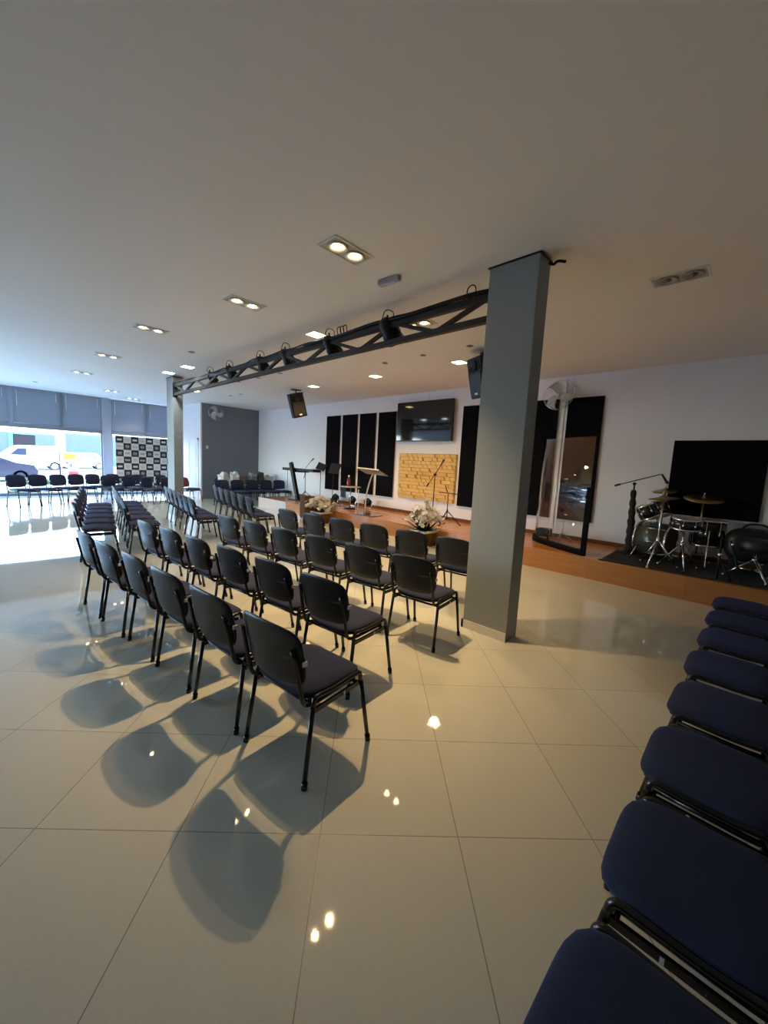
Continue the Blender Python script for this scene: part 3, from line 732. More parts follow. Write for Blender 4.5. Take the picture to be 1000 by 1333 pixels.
# ------------------------------------------------------------------ stage things
def tripod(o, h, spread, m, foot_r=.011, rot=0, hub=.25, r=.012, names=('leg', 'pole')):
    part(names[1], m, o, lambda b: (tube(b, [(0, 0, hub*.4), (0, 0, h)], r, 10), tube(b, [(0, 0, hub*.9), (0, 0, hub*1.15)], r*1.9, 10)))
    for k in range(3):
        a = rot+k*2*PI/3
        part(names[0], m, o, lambda b: (tube(b, [(.02*math.cos(a), .02*math.sin(a), hub), (spread*math.cos(a), spread*math.sin(a), .012)], foot_r, 8),
                                        tube(b, [(0, 0, hub*.45), (spread*.5*math.cos(a), spread*.5*math.sin(a), hub*.52)], foot_r*.6, 6),
                                        tube(b, [(spread*.97*math.cos(a), spread*.97*math.sin(a), .012), (spread*1.06*math.cos(a), spread*1.06*math.sin(a), .010)], foot_r*1.5, 8)))
def micstand(loc, top, back, tip, label, rot=0, bagged=False):
    o = thing('microphone_stand', label, 'microphone stand', loc, 0, None)
    hz = top[2]
    if not bagged: tripod(o, hz, .30, BLKMETAL, .009, rot, .22, .010)
    else:
        part('round_base', BLKMETAL, o, lambda b: lathe(b, [(0, 0), (.15, 0), (.15, .02), (.05, .04), (.03, .06), (0, .06)], 24))
        part('pole', BLKMETAL, o, lambda b: tube(b, [(0, 0, .04), (top[0], top[1], hz)], .011, 10))
        def wrap(b):
            pts = [(top[0]*t2, 0, .02+(hz-.12)*t2) for t2 in [i/22 for i in range(23)]]
            tube(b, pts, [.07-.032*(i/22)+.008*math.sin(i*1.9) for i in range(23)], 12)
        part('pole_wrap', mat('dark_wrap_cloth', (.018, .015, .013), .8), o, wrap)
    bo = part('boom_arm', BLKMETAL, o, lambda b: (tube(b, [back, tip], .008, 8), tube(b, [back, tuple(Vector(back)+(Vector(tip)-Vector(back))*.13)], .016, 8), lathe(b, [(0, -.025), (.024, -.025), (.024, .025), (0, .025)], 12, TM(top, R(90)))))
    d = (Vector(tip)-Vector(back)).normalized()
    return o, d
def microphone(par, a, b_, r=.024):
    a, b_ = Vector(a), Vector(b_)
    mi = part('microphone', BLKMETAL, par, lambda b: tube(b, [a, b_], r*.5, 10, r2=r*.72))
    part('microphone_grille', mat('mic_grille', (.06, .06, .065), .4, .7), mi, lambda b: tube(b, [b_, b_+(b_-a).normalized()*.012, b_+(b_-a).normalized()*.05, b_+(b_-a).normalized()*.06], [r*.8, r, r*.9, r*.3], 12))
# centre microphone stand before the relief panel
o, d_ = micstand((-5.42, 7.3, ST), (0, 0, 1.10), (-.19, -.03, .82), (.14, .03, 1.33), 'black boom microphone stand in front of the yellow relief panel', .3)
microphone(o, (.12, .025, 1.30), (.175, .03, 1.40))
# music stand / low stand right of it
o = thing('tripod_stand', 'short black tripod stand right of the boom microphone stand', 'stand', (-5.02, 7.3, ST), 0)
tripod(o, .72, .30, BLKMETAL, .010, .6, .30, .010)
part('cross_arm', BLKMETAL, o, lambda b: (tube(b, [(-.24, -.02, .71), (.30, .02, .70)], .008, 8), tube(b, [(-.10, 0, .88), (-.02, 0, .72)], .010, 8)))
# stand foot on the stage edge by the pillar
o = thing('stand_base', 'small black stand foot lying on the stage edge by the large pillar', 'stand', (-3.93, 6.95, ST), R(12))
part('base_bar', BLKMETAL, o, lambda b: (bar(b, (-.18, 0, .02), (.2, .02, .05), .03, .03), bar(b, (-.17, -.06, .015), (-.17, .08, .015), .025, .025)))
# lectern
o = thing('lectern', 'clear acrylic lectern with a slanted board on the stage', 'lectern', (-6.93, 6.74, ST), R(4))
part('lectern_base', mat('smoked_acrylic', (.10, .08, .06), .12), o, lambda b: rbox(b, -.42, .25, -.19, .2, 0, .02, .006, 2))
part('upright', mat('frosted_acrylic', (.62, .55, .46), .25), o, lambda b: tube(b, smooth_path([(-.16, .02, .02), (-.13, .0, .45), (-.03, 0, .82), (.07, 0, 1.05)]), .017, 10))
part('side_rod', mat('frosted_acrylic', (.62, .55, .46), .25), o, lambda b: tube(b, [(-.30, -.1, .02), (-.30, -.1, .62)], .011, 8))
LM = TM((.04, 0, 1.075), R(-20), R(2), 0)
part('reading_board', LPLANE, o, lambda b: rbox(b, -.36, .36, -.20, .20, -.008, .008, .004, 2, M=LM))
part('board_lip', mat('frosted_acrylic', (.62, .55, .46), .25), o, lambda b: box(b, -.36, .36, -.212, -.196, -.012, .016, M=LM))
# side table with bottle
o = thing('side_table', 'thin round side table carrying a bottle left of the lectern', 'table', (-8.18, 7.2, ST))
part('table_top', PLASTG, o, lambda b: lathe(b, [(0, .60), (.28, .60), (.285, .61), (.28, .62), (0, .62)], 28))
part('table_leg', CHROME, o, lambda b: tube(b, [(0, 0, .02), (0, 0, .6)], .014, 10))
part('table_foot', BLKMETAL, o, lambda b: lathe(b, [(0, 0), (.17, 0), (.165, .012), (.02, .03), (0, .03)], 24))
o = thing('water_bottle', 'dark red bottle with a pale cap standing on the side table', 'bottle', (-8.27, 7.2, ST+.62))
part('bottle_body', mat('dark_red_bottle', (.16, .03, .05), .15), o, lambda b: lathe(b, [(0, 0), (.05, 0), (.052, .02), (.052, .18), (.03, .23), (.02, .25), (.02, .27)], 20))
part('bottle_cap', PLASTW, o, lambda b: lathe(b, [(.023, .262), (.024, .30), (.02, .305), (0, .305)], 16))
o = thing('folded_cloth', 'dark cloth hanging from the side table edge', 'cloth', (-8.42, 7.14, ST+.3))
part('cloth_sheet', mat('dark_cloth', (.03, .03, .05), .9), o, lambda b: [box(b, -.10+.05*i, -.05+.05*i, -.01+.012*(i % 2), .0+.012*(i % 2), .0, .33) for i in range(4)])
# floor par lights along the wall
for i, (x, lb) in enumerate(((-9.51, 'left of the lectern under the first black panel'), (-8.72, 'under the second black panel'), (-8.06, 'under the third black panel'))):
    o = thing('floor_light', 'small black floor spotlight on the stage ' + lb, 'floor light', (x, 7.78, ST), R(-10+10*i), 'small floor spotlights along the wall')
    part('light_can', BLKMETAL, o, lambda b: lathe(b, [(0, -.09), (.06, -.085), (.10, -.04), (.105, .08), (.09, .085), (.088, .06), (0, .055)], 20, TM((0, 0, .17), R(60))))
    part('light_bracket', CHROME, o, lambda b: tube(b, fillet([(-.115, 0, .17), (-.115, 0, .01), (.115, 0, .01), (.115, 0, .17)], .03), .008, 8))
# keyboard on stand with second items
o = thing('keyboard_stand', 'black keyboard stand with slanting column near the stage end', 'stand', (-10.55, 7.2, ST))
part('column', BLKMETAL, o, lambda b: bar(b, (-.27, -.215, 1.18), (.14, -.215, .05), .09, .12))
part('foot', BLKMETAL, o, lambda b: (bar(b, (-.35, -.22, .02), (.45, -.22, .02), .05, .04), bar(b, (-.35, .22, .02), (.45, .22, .02), .05, .04), bar(b, (.10, -.24, .05), (.10, .24, .05), .05, .05)))
part('top_arm', BLKMETAL, o, lambda b: (bar(b, (-.20, -.2, .905), (-.20, .2, .905), .05, .04), bar(b, (.1, -.2, .905), (.1, .2, .905), .04, .03)))
o = thing('keyboard', 'black electronic keyboard resting on the stand near the stage end', 'keyboard', (-10.58, 7.2, ST+.925))
part('keyboard_body', BLKMETAL, o, lambda b: rbox(b, -.85, .85, -.15, .15, 0, .09, .01, 2))
part('keys', PLASTW, o, lambda b: [box(b, -.78+.043*i, -.78+.043*i+.040, -.145, .0, .088, .098) for i in range(36)])
part('hanging_cable', CABLE, o, lambda b: (tube(b, [(-.52, -.155, .05), (-.51, -.158, -.55)], .006, 6), tube(b, smooth_path([(.42, -.155, .06), (.45, -.16, -.04), (.43, -.16, -.12), (.40, -.16, -.2)]), .010, 6)))
o, d_ = micstand((-11.05, 7.70, ST), (0, 0, .98), (-.12, 0, .92), (.24, .05, 1.27), 'boom microphone stand leaning over the keyboard', 1.0)
microphone(o, (.22, .045, 1.25), (.30, .06, 1.31))
o = thing('tablet_stand', 'slim stand holding a dark tilted tablet right of the keyboard', 'stand', (-9.62, 7.25, ST))
tripod(o, 1.02, .25, BLKMETAL, .008, .2, .20, .009)
o = thing('tablet', 'dark tablet screen propped on the slim stand by the keyboard', 'tablet', (-9.62, 7.2, ST+1.0), R(10))
part('tablet_body', BEZEL, o, lambda b: rbox(b, -.17, .17, -.012, .012, 0, .23, .006, 2, M=TM((0, 0, 0), R(-24), R(14))))
part('tablet_screen', SCREEN, o, lambda b: box(b, -.155, .155, -.0145, -.0115, .015, .215, M=TM((0, 0, 0), R(-24), R(14))))
# music stand dark against first panel
o = thing('music_stand', 'black music stand in front of the leftmost black panel', 'stand', (-9.15, 7.35, ST), 0)
tripod(o, .95, .25, BLKMETAL, .008, .5, .22, .010)
part('desk_plate', BLKMETAL, o, lambda b: rbox(b, -.24, .24, -.006, .006, 0, .32, .004, 2, M=TM((0, -.02, .93), R(-25))))

# flower arrangements
def flowers(loc, label, petal, seed, hgt, wide, plinth):
    rn = random.Random(seed)
    o = thing('flower_arrangement', label, 'flowers', loc, rn.uniform(-.1, .1), None)
    def pot(b):
        s0, s1, h = .15, .19, plinth
        A = [b.verts.new((x*s0, y*s0, 0)) for x, y in ((-1, -1), (1, -1), (1, 1), (-1, 1))]; B = [b.verts.new((x*s1, y*s1, h)) for x, y in ((-1, -1), (1, -1), (1, 1), (-1, 1))]
        D = [b.verts.new((x*s1*.9, y*s1*.9, h)) for x, y in ((-1, -1), (1, -1), (1, 1), (-1, 1))]; E = [b.verts.new((x*s1*.88, y*s1*.88, h-.06)) for x, y in ((-1, -1), (1, -1), (1, 1), (-1, 1))]
        b.faces.new(A[::-1]); b.faces.new(E)
        for P, Q in ((A, B), (B, D), (D, E)):
            for k in range(4): b.faces.new((P[k], P[(k+1) % 4], Q[(k+1) % 4], Q[k]))
    pt = part('planter', BROWN, o, pot)
    part('planter_rim', PLASTW, pt, lambda b: [box(b, x0, x1, y0, y1, plinth-.035, plinth+.008) for x0, x1, y0, y1 in ((-.2, .2, -.2, -.17), (-.2, .2, .17, .2), (-.2, -.17, -.17, .17), (.17, .2, -.17, .17))])
    def lv(b):
        for i in range(46):
            a = rn.uniform(0, 2*PI); l = rn.uniform(.22, .5); el = rn.uniform(.25, 1.25); w = rn.uniform(.022, .045)
            base = Vector((.08*math.cos(a), .08*math.sin(a), plinth-.03)); dirh = Vector((math.cos(a), math.sin(a), 0)); side = Vector((-math.sin(a), math.cos(a), 0)); rows = []
            for k in range(6):
                t = k/5; p = base+dirh*(l*math.cos(el)*t+.05*t*t)+Vector((0, 0, 1))*(l*math.sin(el)*t-.22*l*t*t); ww = w*math.sin(PI*(.08+.9*t))
                rows.append((b.verts.new(p-side*ww), b.verts.new(p+Vector((0, 0, -.006))), b.verts.new(p+side*ww)))
            for q, s in zip(rows, rows[1:]):
                for j in (0, 1):
                    f = b.faces.new((q[j], q[j+1], s[j+1], s[j])); f.smooth = True
        bmesh.ops.solidify(b, geom=b.faces[:], thickness=.002)
    part('foliage', LEAF, o, lv)
    stems = []
    for i in range(24):
        a = rn.uniform(0, 2*PI); rr = wide*math.sqrt(rn.random()); h = plinth+hgt*(1-.55*(rr/wide)**2)*rn.uniform(.62, 1)
        stems.append([(.04*math.cos(a), .04*math.sin(a), plinth-.04), (rr*.45*math.cos(a), rr*.45*math.sin(a), plinth+(h-plinth)*.75), (rr*.85*math.cos(a), rr*.85*math.sin(a), h), (rr*1.15*math.cos(a), rr*1.15*math.sin(a), h-.10)])
    part('stems', LEAF, o, lambda b: [tube(b, smooth_path(s, 4), .004, 5) for s in stems])
    def bloss(b):
        for s in stems:
            P = smooth_path(s, 6)
            for q in P[6::1]:
                if rn.random() < .2: continue
                c = q+Vector((rn.uniform(-.05, .05), rn.uniform(-.05, .05), rn.uniform(-.03, .04))); n = Vector((rn.uniform(-1, 1), rn.uniform(-1.2, .6), rn.uniform(-.2, 1))).normalized()
                Q = n.to_track_quat('Z', 'Y').to_matrix().to_4x4(); Q.translation = c; R0 = rn.uniform(.034, .052)
                for k in range(5):
                    a = k*2*PI/5; ring = []
                    t2 = bmesh.new()
                    for (u, w, z) in ((.1, 0, 0), (.6, .38, .10), (1, .32, .22), (1.12, 0, .2), (1, -.32, .22), (.6, -.38, .10)):
                        ring.append(t2.verts.new((R0*(u*math.cos(a)-w*math.sin(a)), R0*(u*math.sin(a)+w*math.cos(a)), R0*z)))
                    t2.faces.new(ring); merge(b, t2, Q)
                lathe(b, [(0, R0*.35), (R0*.16, R0*.2), (R0*.1, 0)], 6, Q)
        bmesh.ops.solidify(b, geom=b.faces[:], thickness=.0015)
    part('blossoms', petal, o, bloss)
    return o
flowers((-4.83, 6.26, 0), 'white orchid arrangement in a brown planter left of the large pillar', PETAL, 11, .64, .32, .32)
flowers((-8.15, 6.2, 0), 'pale flower arrangement in a brown planter before the keyboard end of the stage', PETAL, 15, .52, .38, .30)
o = thing('wooden_plinth', 'narrow brown wooden plinth before the stage, left of a flower arrangement', 'plinth', (-9.02, 6.33, 0))
part('plinth_body', BROWN, o, lambda b: box(b, -.12, .12, -.12, .12, .04, .60))
part('plinth_foot', BEZEL, o, lambda b: box(b, -.11, .11, -.11, .11, 0, .04))
part('plinth_top', BROWN, o, lambda b: box(b, -.135, .135, -.135, .135, .60, .625))

# clear screen
o = thing('clear_screen', 'curved clear acrylic screen on a black base right of the large pillar', 'screen', (-2.45, 6.95, ST))
PTS = [(-.66, .72), (-.60, .46), (-.44, .22), (-.20, .05), (.08, -.12), (.32, -.25), (.52, -.33)]
SP = [Vector((x, y, 0)) for x, y in PTS]; SPp = smooth_path([(x, y, 0) for x, y in PTS], 6)
def wallstrip(b, z0, z1, th):
    n = len(SPp); prev = None
    for i, p in enumerate(SPp):
        tn = (SPp[min(n-1, i+1)]-SPp[max(0, i-1)]).normalized(); nm = Vector((-tn.y, tn.x, 0))*th/2
        cur = [b.verts.new(q) for q in (p-nm+Vector((0, 0, z0)), p+nm+Vector((0, 0, z0)), p+nm+Vector((0, 0, z1)), p-nm+Vector((0, 0, z1)))]
        if prev:
            for k in range(4):
                f = b.faces.new((prev[k], prev[(k+1) % 4], cur[(k+1) % 4], cur[k])); f.smooth = k in (1, 3)
        else: b.faces.new(cur[::-1])
        prev = cur
    b.faces.new(prev)
part('acrylic_sheet', ACRYL, o, lambda b: wallstrip(b, .04, 1.86, .008))
BLKPAINT = mat('matt_black_paint', (.003, .003, .003), .8, spec=.1)
part('screen_base', BLKPAINT, o, lambda b: wallstrip(b, 0, .09, .08))
part('edge_post', BLKPAINT, o, lambda b: box(b, .48, .55, -.365, -.295, 0, 1.08))
o = thing('stage_monitor', 'small dark monitor box on a chrome stand behind the clear screen', 'monitor', (-2.78, 7.15, ST))
part('monitor_box', BLKMETAL, o, lambda b: rbox(b, -.12, .12, -.09, .09, .13, .27, .02, 2))
part('monitor_leg', CHROME, o, lambda b: (tube(b, [(.10, -.05, 0), (.10, -.05, .3)], .022, 10), tube(b, [(-.1, .05, 0), (-.1, .05, .14)], .012, 8)))
o = thing('chrome_stand', 'little chrome folding stand behind the clear screen', 'stand', (-2.62, 7.62, ST))
tripod(o, .42, .2, CHROME, .007, .4, .16, .007)

# rug + drum kit
o = thing('drum_rug', 'dark rug under the drum kit on the stage', 'rug', (-.35, 7.2, ST))
part('rug_pile', RUG, o, lambda b: rbox(b, -1.33, 1.6, -.62, .62, 0, .012, .005, 2, M=TM((0, 0, 0), 0, 0, R(2))))
part('rug_edge', RUG, o, lambda b: (bar(b, (-1.33, -.67, .008), (1.6, -.57, .008), .02, .014),))
RZ = ST+.012
def drum(par, name, r, h, M, wrap, head, lugs=6):
    sh = part(name, wrap, par, lambda b: lathe(b, [(r*.985, 0), (r, .0), (r, h), (r*.985, h)], 36, M))
    for z in (h+.003, -.003):
        part('drum_head', head, sh, lambda b: lathe(b, [(0, z), (r*.985, z*.99)], 36, M))
    for z in (0, h):
        part('drum_hoop', CHROME, sh, lambda b: lathe(b, [(r*1.0, z-.012), (r*1.045, z-.012), (r*1.045, z+.014), (r*1.0, z+.014), (r*1.0, z-.012)], 36, M))
    for k in range(lugs):
        a = 2*PI*k/lugs
        def lg(b):
            tube(b, [M @ Vector((r*1.03*math.cos(a), r*1.03*math.sin(a), q*h)) for q in (0, .39, .40, .6, .61, 1)], [.005, .005, .013, .013, .005, .005], 6)
        part('tension_lug', CHROME, sh, lg)
    return sh
o = thing('bass_drum', 'olive-black bass drum lying on the rug with rack toms above', 'drum', (-1.13, 7.36, RZ), R(80))
drum(o, 'drum_shell', .265, .42, TM((0, .21, .30), R(90)), DRUMO, DHEADB, 8)
part('drum_spur', CHROME, o, lambda b: (tube(b, [(-.25, .14, .24), (-.36, .20, 0)], .010, 8), tube(b, [(.25, .14, .24), (.36, .20, 0)], .010, 8)))
part('tom_mount', CHROME, o, lambda b: (tube(b, [(0, 0, .55), (0, 0, .64)], .016, 8), tube(b, [(-.10, 0, .64), (.10, 0, .64)], .012, 8)))
o = thing('rack_tom', 'black rack tom with chrome hoops, left one above the bass drum', 'drum', (-1.20, 7.22, RZ+.66))
drum(o, 'drum_shell', .135, .20, TM((0, 0, 0), R(8), R(-28)), DRUMW, DHEAD)
part('tom_bracket', CHROME, o, lambda b: tube(b, [(.05, .12, .06), (.10, .18, .12)], .014, 8))
o = thing('rack_tom', 'black rack tom with chrome hoops, right one above the bass drum', 'drum', (-1.14, 7.56, RZ+.66))
drum(o, 'drum_shell', .15, .22, TM((0, 0, 0), R(-10), R(-24)), DRUMW, DHEAD)
part('tom_bracket', CHROME, o, lambda b: tube(b, [(-.08, .12, .08), (-.12, .14, .12)], .014, 8))
o = thing('floor_tom', 'black floor tom on chrome legs at the right of the kit', 'drum', (-.52, 7.45, RZ))
drum(o, 'drum_shell', .20, .36, TM((0, 0, .32)), DRUMW, DHEADB, 8)
for k in range(3):
    a = R(40)+k*2*PI/3
    part('leg', CHROME, o, lambda b: tube(b, fillet([(.215*math.cos(a), .215*math.sin(a), .55), (.215*math.cos(a), .215*math.sin(a), .10), (.26*math.cos(a), .26*math.sin(a), 0)], .05), .008, 8))
o = thing('snare_drum', 'snare drum with chrome hoops on a tripod stand, front of the kit', 'drum', (-.74, 6.93, RZ))
drum(o, 'drum_shell', .175, .14, TM((0, 0, .58), R(6), R(4)), DRUMW, DHEAD, 8)
tripod(o, .58, .26, CHROME, .012, R(-70), .34, .012)
part('snare_basket', CHROME, o, lambda b: [tube(b, [(0, 0, .50), (.17*math.cos(a), .17*math.sin(a), .57), (.18*math.cos(a), .18*math.sin(a), .62)], .007, 6) for a in (R(20), R(140), R(260))])
def cymbal(par, r, M):
    cy = part('cymbal', BRONZE, par, lambda b: lathe(b, [(0, .035), (.03, .033), (.055, .012), (r*.5, .004), (r, -.012), (r*.995, -.0145), (r*.5, .0015), (.055, .009), (.03, .029), (0, .031)], 40, M))
    part('wing_nut', CHROME, cy, lambda b: tube(b, [M @ Vector((0, 0, .03)), M @ Vector((0, 0, .08))], .010, 8))
o = thing('hi_hat', 'hi-hat cymbals on a chrome tripod stand at the left of the kit', 'cymbals', (-1.01, 6.80, RZ))
tripod(o, .98, .26, CHROME, .012, R(-100), .36, .012)
part('rod', CHROME, o, lambda b: tube(b, [(0, 0, .95), (0, 0, 1.10)], .005, 6))
cymbal(o, .18, TM((0, 0, .99), R(5), R(-6))); cymbal(o, .18, TM((0, 0, .965), R(185), R(-6)))
o = thing('crash_cymbal', 'small crash cymbal on the stand above the left rack tom', 'cymbals', (-1.14, 7.78, RZ))
tripod(o, 1.05, .16, CHROME, .011, R(30), .30, .011)
cymbal(o, .185, TM((0, 0, 1.07), R(12), R(-5)))
o = thing('ride_cymbal', 'large bronze ride cymbal on the right of the kit', 'cymbals', (-.64, 7.74, RZ))
tripod(o, .98, .16, CHROME, .011, R(0), .30, .011)
cymbal(o, .25, TM((0, -.05, 1.0), R(14), R(4)))
o, d_ = micstand((-1.50, 7.55, ST+.012), (-.04, 0, 1.15), (-.32, -.02, 1.10), (.30, .02, 1.325), 'tall boom microphone stand with wrapped pole left of the drum kit', 0, True)
microphone(o, (.31, .02, 1.33), (.375, .02, 1.23))
# dark gear at the right of the stage
o = thing('drum_throne', 'black round padded drum stool with chrome legs at the right of the stage', 'stool', (.02, 7.02, RZ))
part('stool_seat', mat('black_vinyl', (.01, .01, .011), .45), o, lambda b: lathe(b, [(0, .38), (.19, .38), (.215, .42), (.215, .50), (.17, .54), (0, .545)], 28))
tripod(o, .40, .28, CHROME, .012, R(-60), .26, .014)
o = thing('instrument_case', 'large rounded black instrument case standing at the right edge of the stage', 'case', (-.02, 7.42, RZ), R(8))
part('case_body', mat('black_vinyl', (.01, .01, .011), .45), o, lambda b: pad(b, .30, .24, 3, .30, 1, 1, 36, 8, lambda c: Vector((c.x, c.z, c.y+.24+.16))))
part('case_strap', RUBBER, o, lambda b: tube(b, smooth_path([(-.15, -.1, .62), (-.08, -.12, .70), (.08, -.12, .70), (.15, -.1, .62)]), .014, 6))
part('case_foot', RUBBER, o, lambda b: (box(b, -.22, -.16, -.12, .12, 0, .2), box(b, .16, .22, -.12, .12, 0, .2)))
o = thing('folding_stand', 'black folding stand with crossed legs at the right stage edge', 'stand', (-.19, 6.70, ST), R(10))
part('upright', BLKMETAL, o, lambda b: (tube(b, [(-.12, -.05, 0), (-.12, .05, .58)], .014, 8), tube(b, [(.12, -.05, 0), (-.02, .10, .52)], .012, 8)))
part('leg', BLKMETAL, o, lambda b: tube(b, [(-.12, .02, .30), (.02, -.08, 0)], .010, 8))
part('knob', CHROME, o, lambda b: (lathe(b, [(0, -.02), (.022, -.02), (.022, .02), (0, .02)], 12, TM((-.12, .0, .33), R(90))), lathe(b, [(0, -.018), (.018, -.018), (.018, .018), (0, .018)], 12, TM((0.0, .08, .47), R(90)))))

# ------------------------------------------------------------------ banner
bx = -16.25; sq = .232
o = thing('chequered_banner', 'large black and white chequered backdrop banner with small logos by the window', 'banner', (bx, 3.47, 0))
def ban(b):
    n = 8
    def quad(y0, y1, z0, z1, x, mi):
        f = b.faces.new([b.verts.new((x, y, z)) for y, z in ((y0, z0), (y1, z0), (y1, z1), (y0, z1))]); f.material_index = mi
    box(b, -.006, 0, 0, n*sq, .18, .18+8.3*sq, 0)
    rn = random.Random(2)
    for j in range(9):
        z1 = .18+8.3*sq-j*sq; z0 = max(.18, z1-sq)
        for i in range(n):
            dark = (i+j) % 2 == 0
            if dark: quad(i*sq, (i+1)*sq, z0, z1, .001, 1)
            if z1-z0 < sq*.9: continue
            cy, cz = (i+.5)*sq, (z0+z1)/2; mi = 0 if dark else 2
            kind = (i*2+j) % 4
            if kind == 0: quad(cy-.07, cy+.07, cz-.035, cz+.03, .002, mi)
            elif kind == 1:
                for k in range(4): quad(cy-.075+.04*k, cy-.075+.04*k+.026, cz-.022, cz+.022, .002, mi)
                quad(cy-.075, cy+.07, cz-.04, cz-.032, .002, mi)
            elif kind == 2:
                for k in range(3): quad(cy-.06, cy+.06, cz-.045+.034*k, cz-.045+.034*k+.012, .002, mi)
            else:
                for k in range(12):
                    a = k*PI/6; quad(cy+.05*math.cos(a)-.008, cy+.05*math.cos(a)+.008, cz+.045*math.sin(a)-.008, cz+.045*math.sin(a)+.008, .002, mi)
                quad(cy-.03, cy+.03, cz-.01, cz+.01, .002, mi)
part('banner_sheet', [BANW, BANK, BANG], o, ban)
part('banner_frame', ALU, o, lambda b: (tube(b, [(-.03, .02, 0), (-.03, .02, 2.12)], .014), tube(b, [(-.03, 8*sq-.02, 0), (-.03, 8*sq-.02, 2.12)], .014), tube(b, [(-.03, 0, 2.1), (-.03, 8*sq, 2.1)], .014), box(b, -.25, .15, 0, .04, 0, .02), box(b, -.25, .15, 8*sq-.04, 8*sq, 0, .02)))

# ------------------------------------------------------------------ street outside
GZ = -.2
struct('ground_pavement', PAVE, lambda b: box(b, -22.5, XW, -30, 40, GZ-.1, -.03), label='pale pavement outside the shop window', cat='pavement')
struct('ground_road', ASPH, lambda b: box(b, -47, -22.5, -40, 60, GZ-.1, GZ), label='grey road outside the window', cat='road')
struct('ground_far_pavement', PAVE, lambda b: box(b, -60, -47, -40, 60, GZ-.1, GZ+.05), label='far pavement across the road', cat='pavement')
o = thing('shop_building', 'white building across the street with blue-grey shutters', 'building', (-50, 5, GZ))
part('facade_wall', FACADE, o, lambda b: box(b, -6, -.0, -32, 32, 0, 7))
for (a, c, z1) in ((-30, -3.4, 3.0), (-3.25, .72, 3.0), (1.5, 4.5, 3.25), (5.0, 8.5, 3.25)):
    def sh(b):
        nn = 22
        for k in range(nn):
            z = .15+(z1-.15)*k/nn; h = (z1-.15)/nn
            box(b, -.02, .05, a, c, z, z+h*.72); box(b, -.03, .02, a, c, z+h*.72, z+h)
    part('roller_shutter', SHUT, o, sh)
dr = part('shop_entrance', DARKIN, o, lambda b: box(b, -.02, .08, -2.3, -.75, .15, 2.85))
part('entrance_frame', TEAL, dr, lambda b: (box(b, .0, .16, -2.6, -2.3, .15, 2.95), box(b, 0, .14, -2.6, -.7, 2.85, 2.95)))
def wheel(par, x, y, r, w):
    wl = part('wheel', TYRE, par, lambda b: lathe(b, [(r*.6, -w/2), (r*.95, -w/2), (r, -w*.3), (r, w*.3), (r*.95, w/2), (r*.6, w/2), (r*.6, -w/2)], 28, TM((x, y, r), 0, R(90))))
    part('wheel_rim', HUB, wl, lambda b: lathe(b, [(0, w*.42), (r*.25, w*.45), (r*.58, w*.35), (r*.62, w*.5)], 24, TM((x, y, r), 0, R(90))))
def vehicle(name, label, loc, prof, wins, wheels, wr, width, m, group=None):
    """side profile runs along +y (rear); visible side is +x"""
    o = thing(name, label, 'car' if 'van' not in name else 'van', loc, 0, group)
    def body(b):
        hw = width/2; rows = []
        xs = [(-hw, .0), (-hw+.06, .05), (hw-.06, .05), (hw, .0)]
        for x, grow in ((-hw, -.05), (-hw+.08, 0), (hw-.08, 0), (hw, -.05)):
            cz = sum(p[1] for p in prof)/len(prof); cy = sum(p[0] for p in prof)/len(prof)
            rows.append([b.verts.new((x, cy+(p[0]-cy)*(1+grow*.4), cz+(p[1]-cz)*(1+grow))) for p in prof])
        n = len(prof)
        for a, c in zip(rows, rows[1:]):
            for k in range(n): b.faces.new((a[k], a[(k+1) % n], c[(k+1) % n], c[k]))
        b.faces.new(rows[0][::-1]); b.faces.new(rows[-1])
    part('body', m, o, body)
    for w in wins:
        part('side_window', CARG, o, lambda b: prism(b, w, width/2-.01, width/2+.012, 'x'))
    for wy in wheels: wheel(o, width/2-.10, wy, wr, .2); wheel(o, -width/2+.10, wy, wr, .2)
    part('bumper', SHELL, o, lambda b: (box(b, -width/2+.02, width/2+.01, prof[0][0]-.03, prof[0][0]+.1, .3, .5),))
    return o
vehicle('delivery_van', 'white delivery van parked across the street', (-41.5, 1.2, GZ), [(-.6, .3), (-.65, .75), (-.35, 1.0), (.25, 1.12), (.95, 1.72), (1.3, 1.85), (3.85, 1.88), (4.0, 1.7), (4.05, .55), (3.95, .3)],
        [[(.78, 1.12), (1.22, 1.60), (1.72, 1.62), (1.72, 1.12)]], (.25, 3.35), .33, 1.75, CARW)
vehicle('sedan_car', 'dark grey car passing nearer than the white van', (-27.5, .35, GZ), [(-2.2, .22), (-2.3, .6), (-2.0, .92), (-1.3, 1.0), (-.6, 1.27), (.4, 1.30), (1.15, .98), (1.85, .86), (2.0, .6), (1.95, .22)],
        [[(-.65, .98), (-.45, 1.2), (.3, 1.23), (.85, .98)]], (-1.3, 1.3), .30, 1.7, CARD)
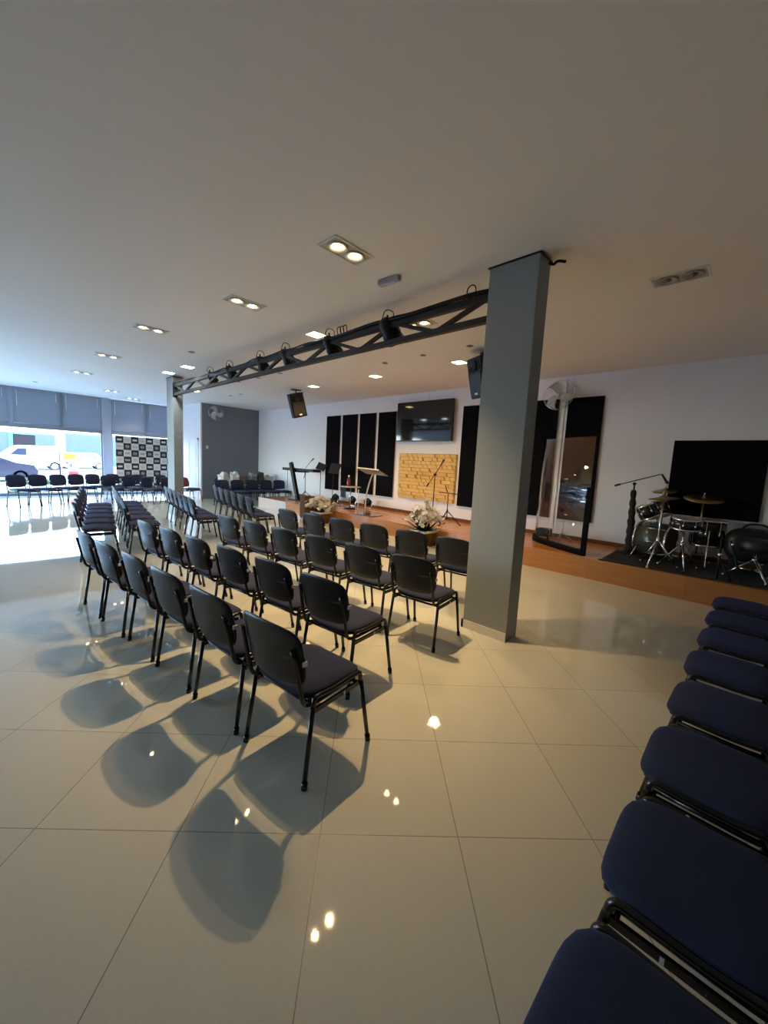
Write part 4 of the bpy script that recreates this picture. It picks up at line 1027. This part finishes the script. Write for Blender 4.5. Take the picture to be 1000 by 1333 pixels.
vehicle('hatchback_car', 'white car parked far across the street, right of the yellow sign', (-45.2, 6.35, GZ), [(-1.2, .3), (-1.25, .75), (-.7, .95), (-.35, 1.42), (1.6, 1.45), (2.1, 1.0), (2.5, .9), (2.55, .5), (2.5, .3)],
        [[(-.5, 1.0), (-.25, 1.33), (.35, 1.36), (.35, 1.0)], [(.5, 1.0), (.5, 1.36), (1.4, 1.36), (1.75, 1.0)]], (-.5, 1.8), .30, 1.65, CARW)
o = thing('street_sign', 'small yellow sign on a post outside the window', 'sign', (-29.5, 3.98, GZ))
part('sign_post', ALU, o, lambda b: tube(b, [(0, 0, 0), (0, 0, 1.15)], .025, 8))
part('sign_plate', YEL, o, lambda b: rbox(b, .02, .05, -.27, .27, 1.12, 1.50, .008, 2))
o = thing('street_bollard', 'thin dark post outside the window left of the yellow sign', 'post', (-28, 3.35, GZ))
part('post_shaft', BLKMETAL, o, lambda b: tube(b, [(0, 0, 0), (0, 0, 1.6)], .03, 8))
part('post_foot', BLKMETAL, o, lambda b: lathe(b, [(0, 0), (.12, 0), (.1, .25), (.04, .3), (0, .3)], 12))
def bush(b):
    rn = random.Random(8)
    for i in range(260):
        a = rn.uniform(0, 2*PI); rr = .6*math.sqrt(rn.random()); p = Vector((rr*.6*math.cos(a), rr*math.sin(a), .0)); h = rn.uniform(.15, .42)*(1-.4*rr)
        q = p+Vector((rn.uniform(-.08, .08), rn.uniform(-.08, .08), h)); s = Vector((rn.uniform(-.03, .03), .025, 0))
        b.faces.new([b.verts.new(v) for v in (p-s, p+s, q+s*.4, q-s*.4)])
    bmesh.ops.solidify(b, geom=b.faces[:], thickness=.004)
o = thing('low_bush', 'low green bush on the pavement edge outside the window', 'bush', (-23.5, 2.02, GZ))
part('bush_leaves', GRASS, o, bush)
o = thing('street_barrier', 'small white board with a red band outside the window behind the chairs', 'barrier', (-20.5, 2.88, -.03))
def brd(b):
    for k in range(3): box(b, 0, .03, -.16, .16, .35+.17*k, .35+.17*(k+1), (k+1) % 2)
part('barrier_board', [mat('barrier_red', (.6, .05, .05), .5), PLASTW], o, brd)
part('leg', ALU, o, lambda b: tube(b, [(.015, -.1, 0), (.015, -.1, .36)], .012, 6))
part('leg', ALU, o, lambda b: tube(b, [(.015, .1, 0), (.015, .1, .36)], .012, 6))
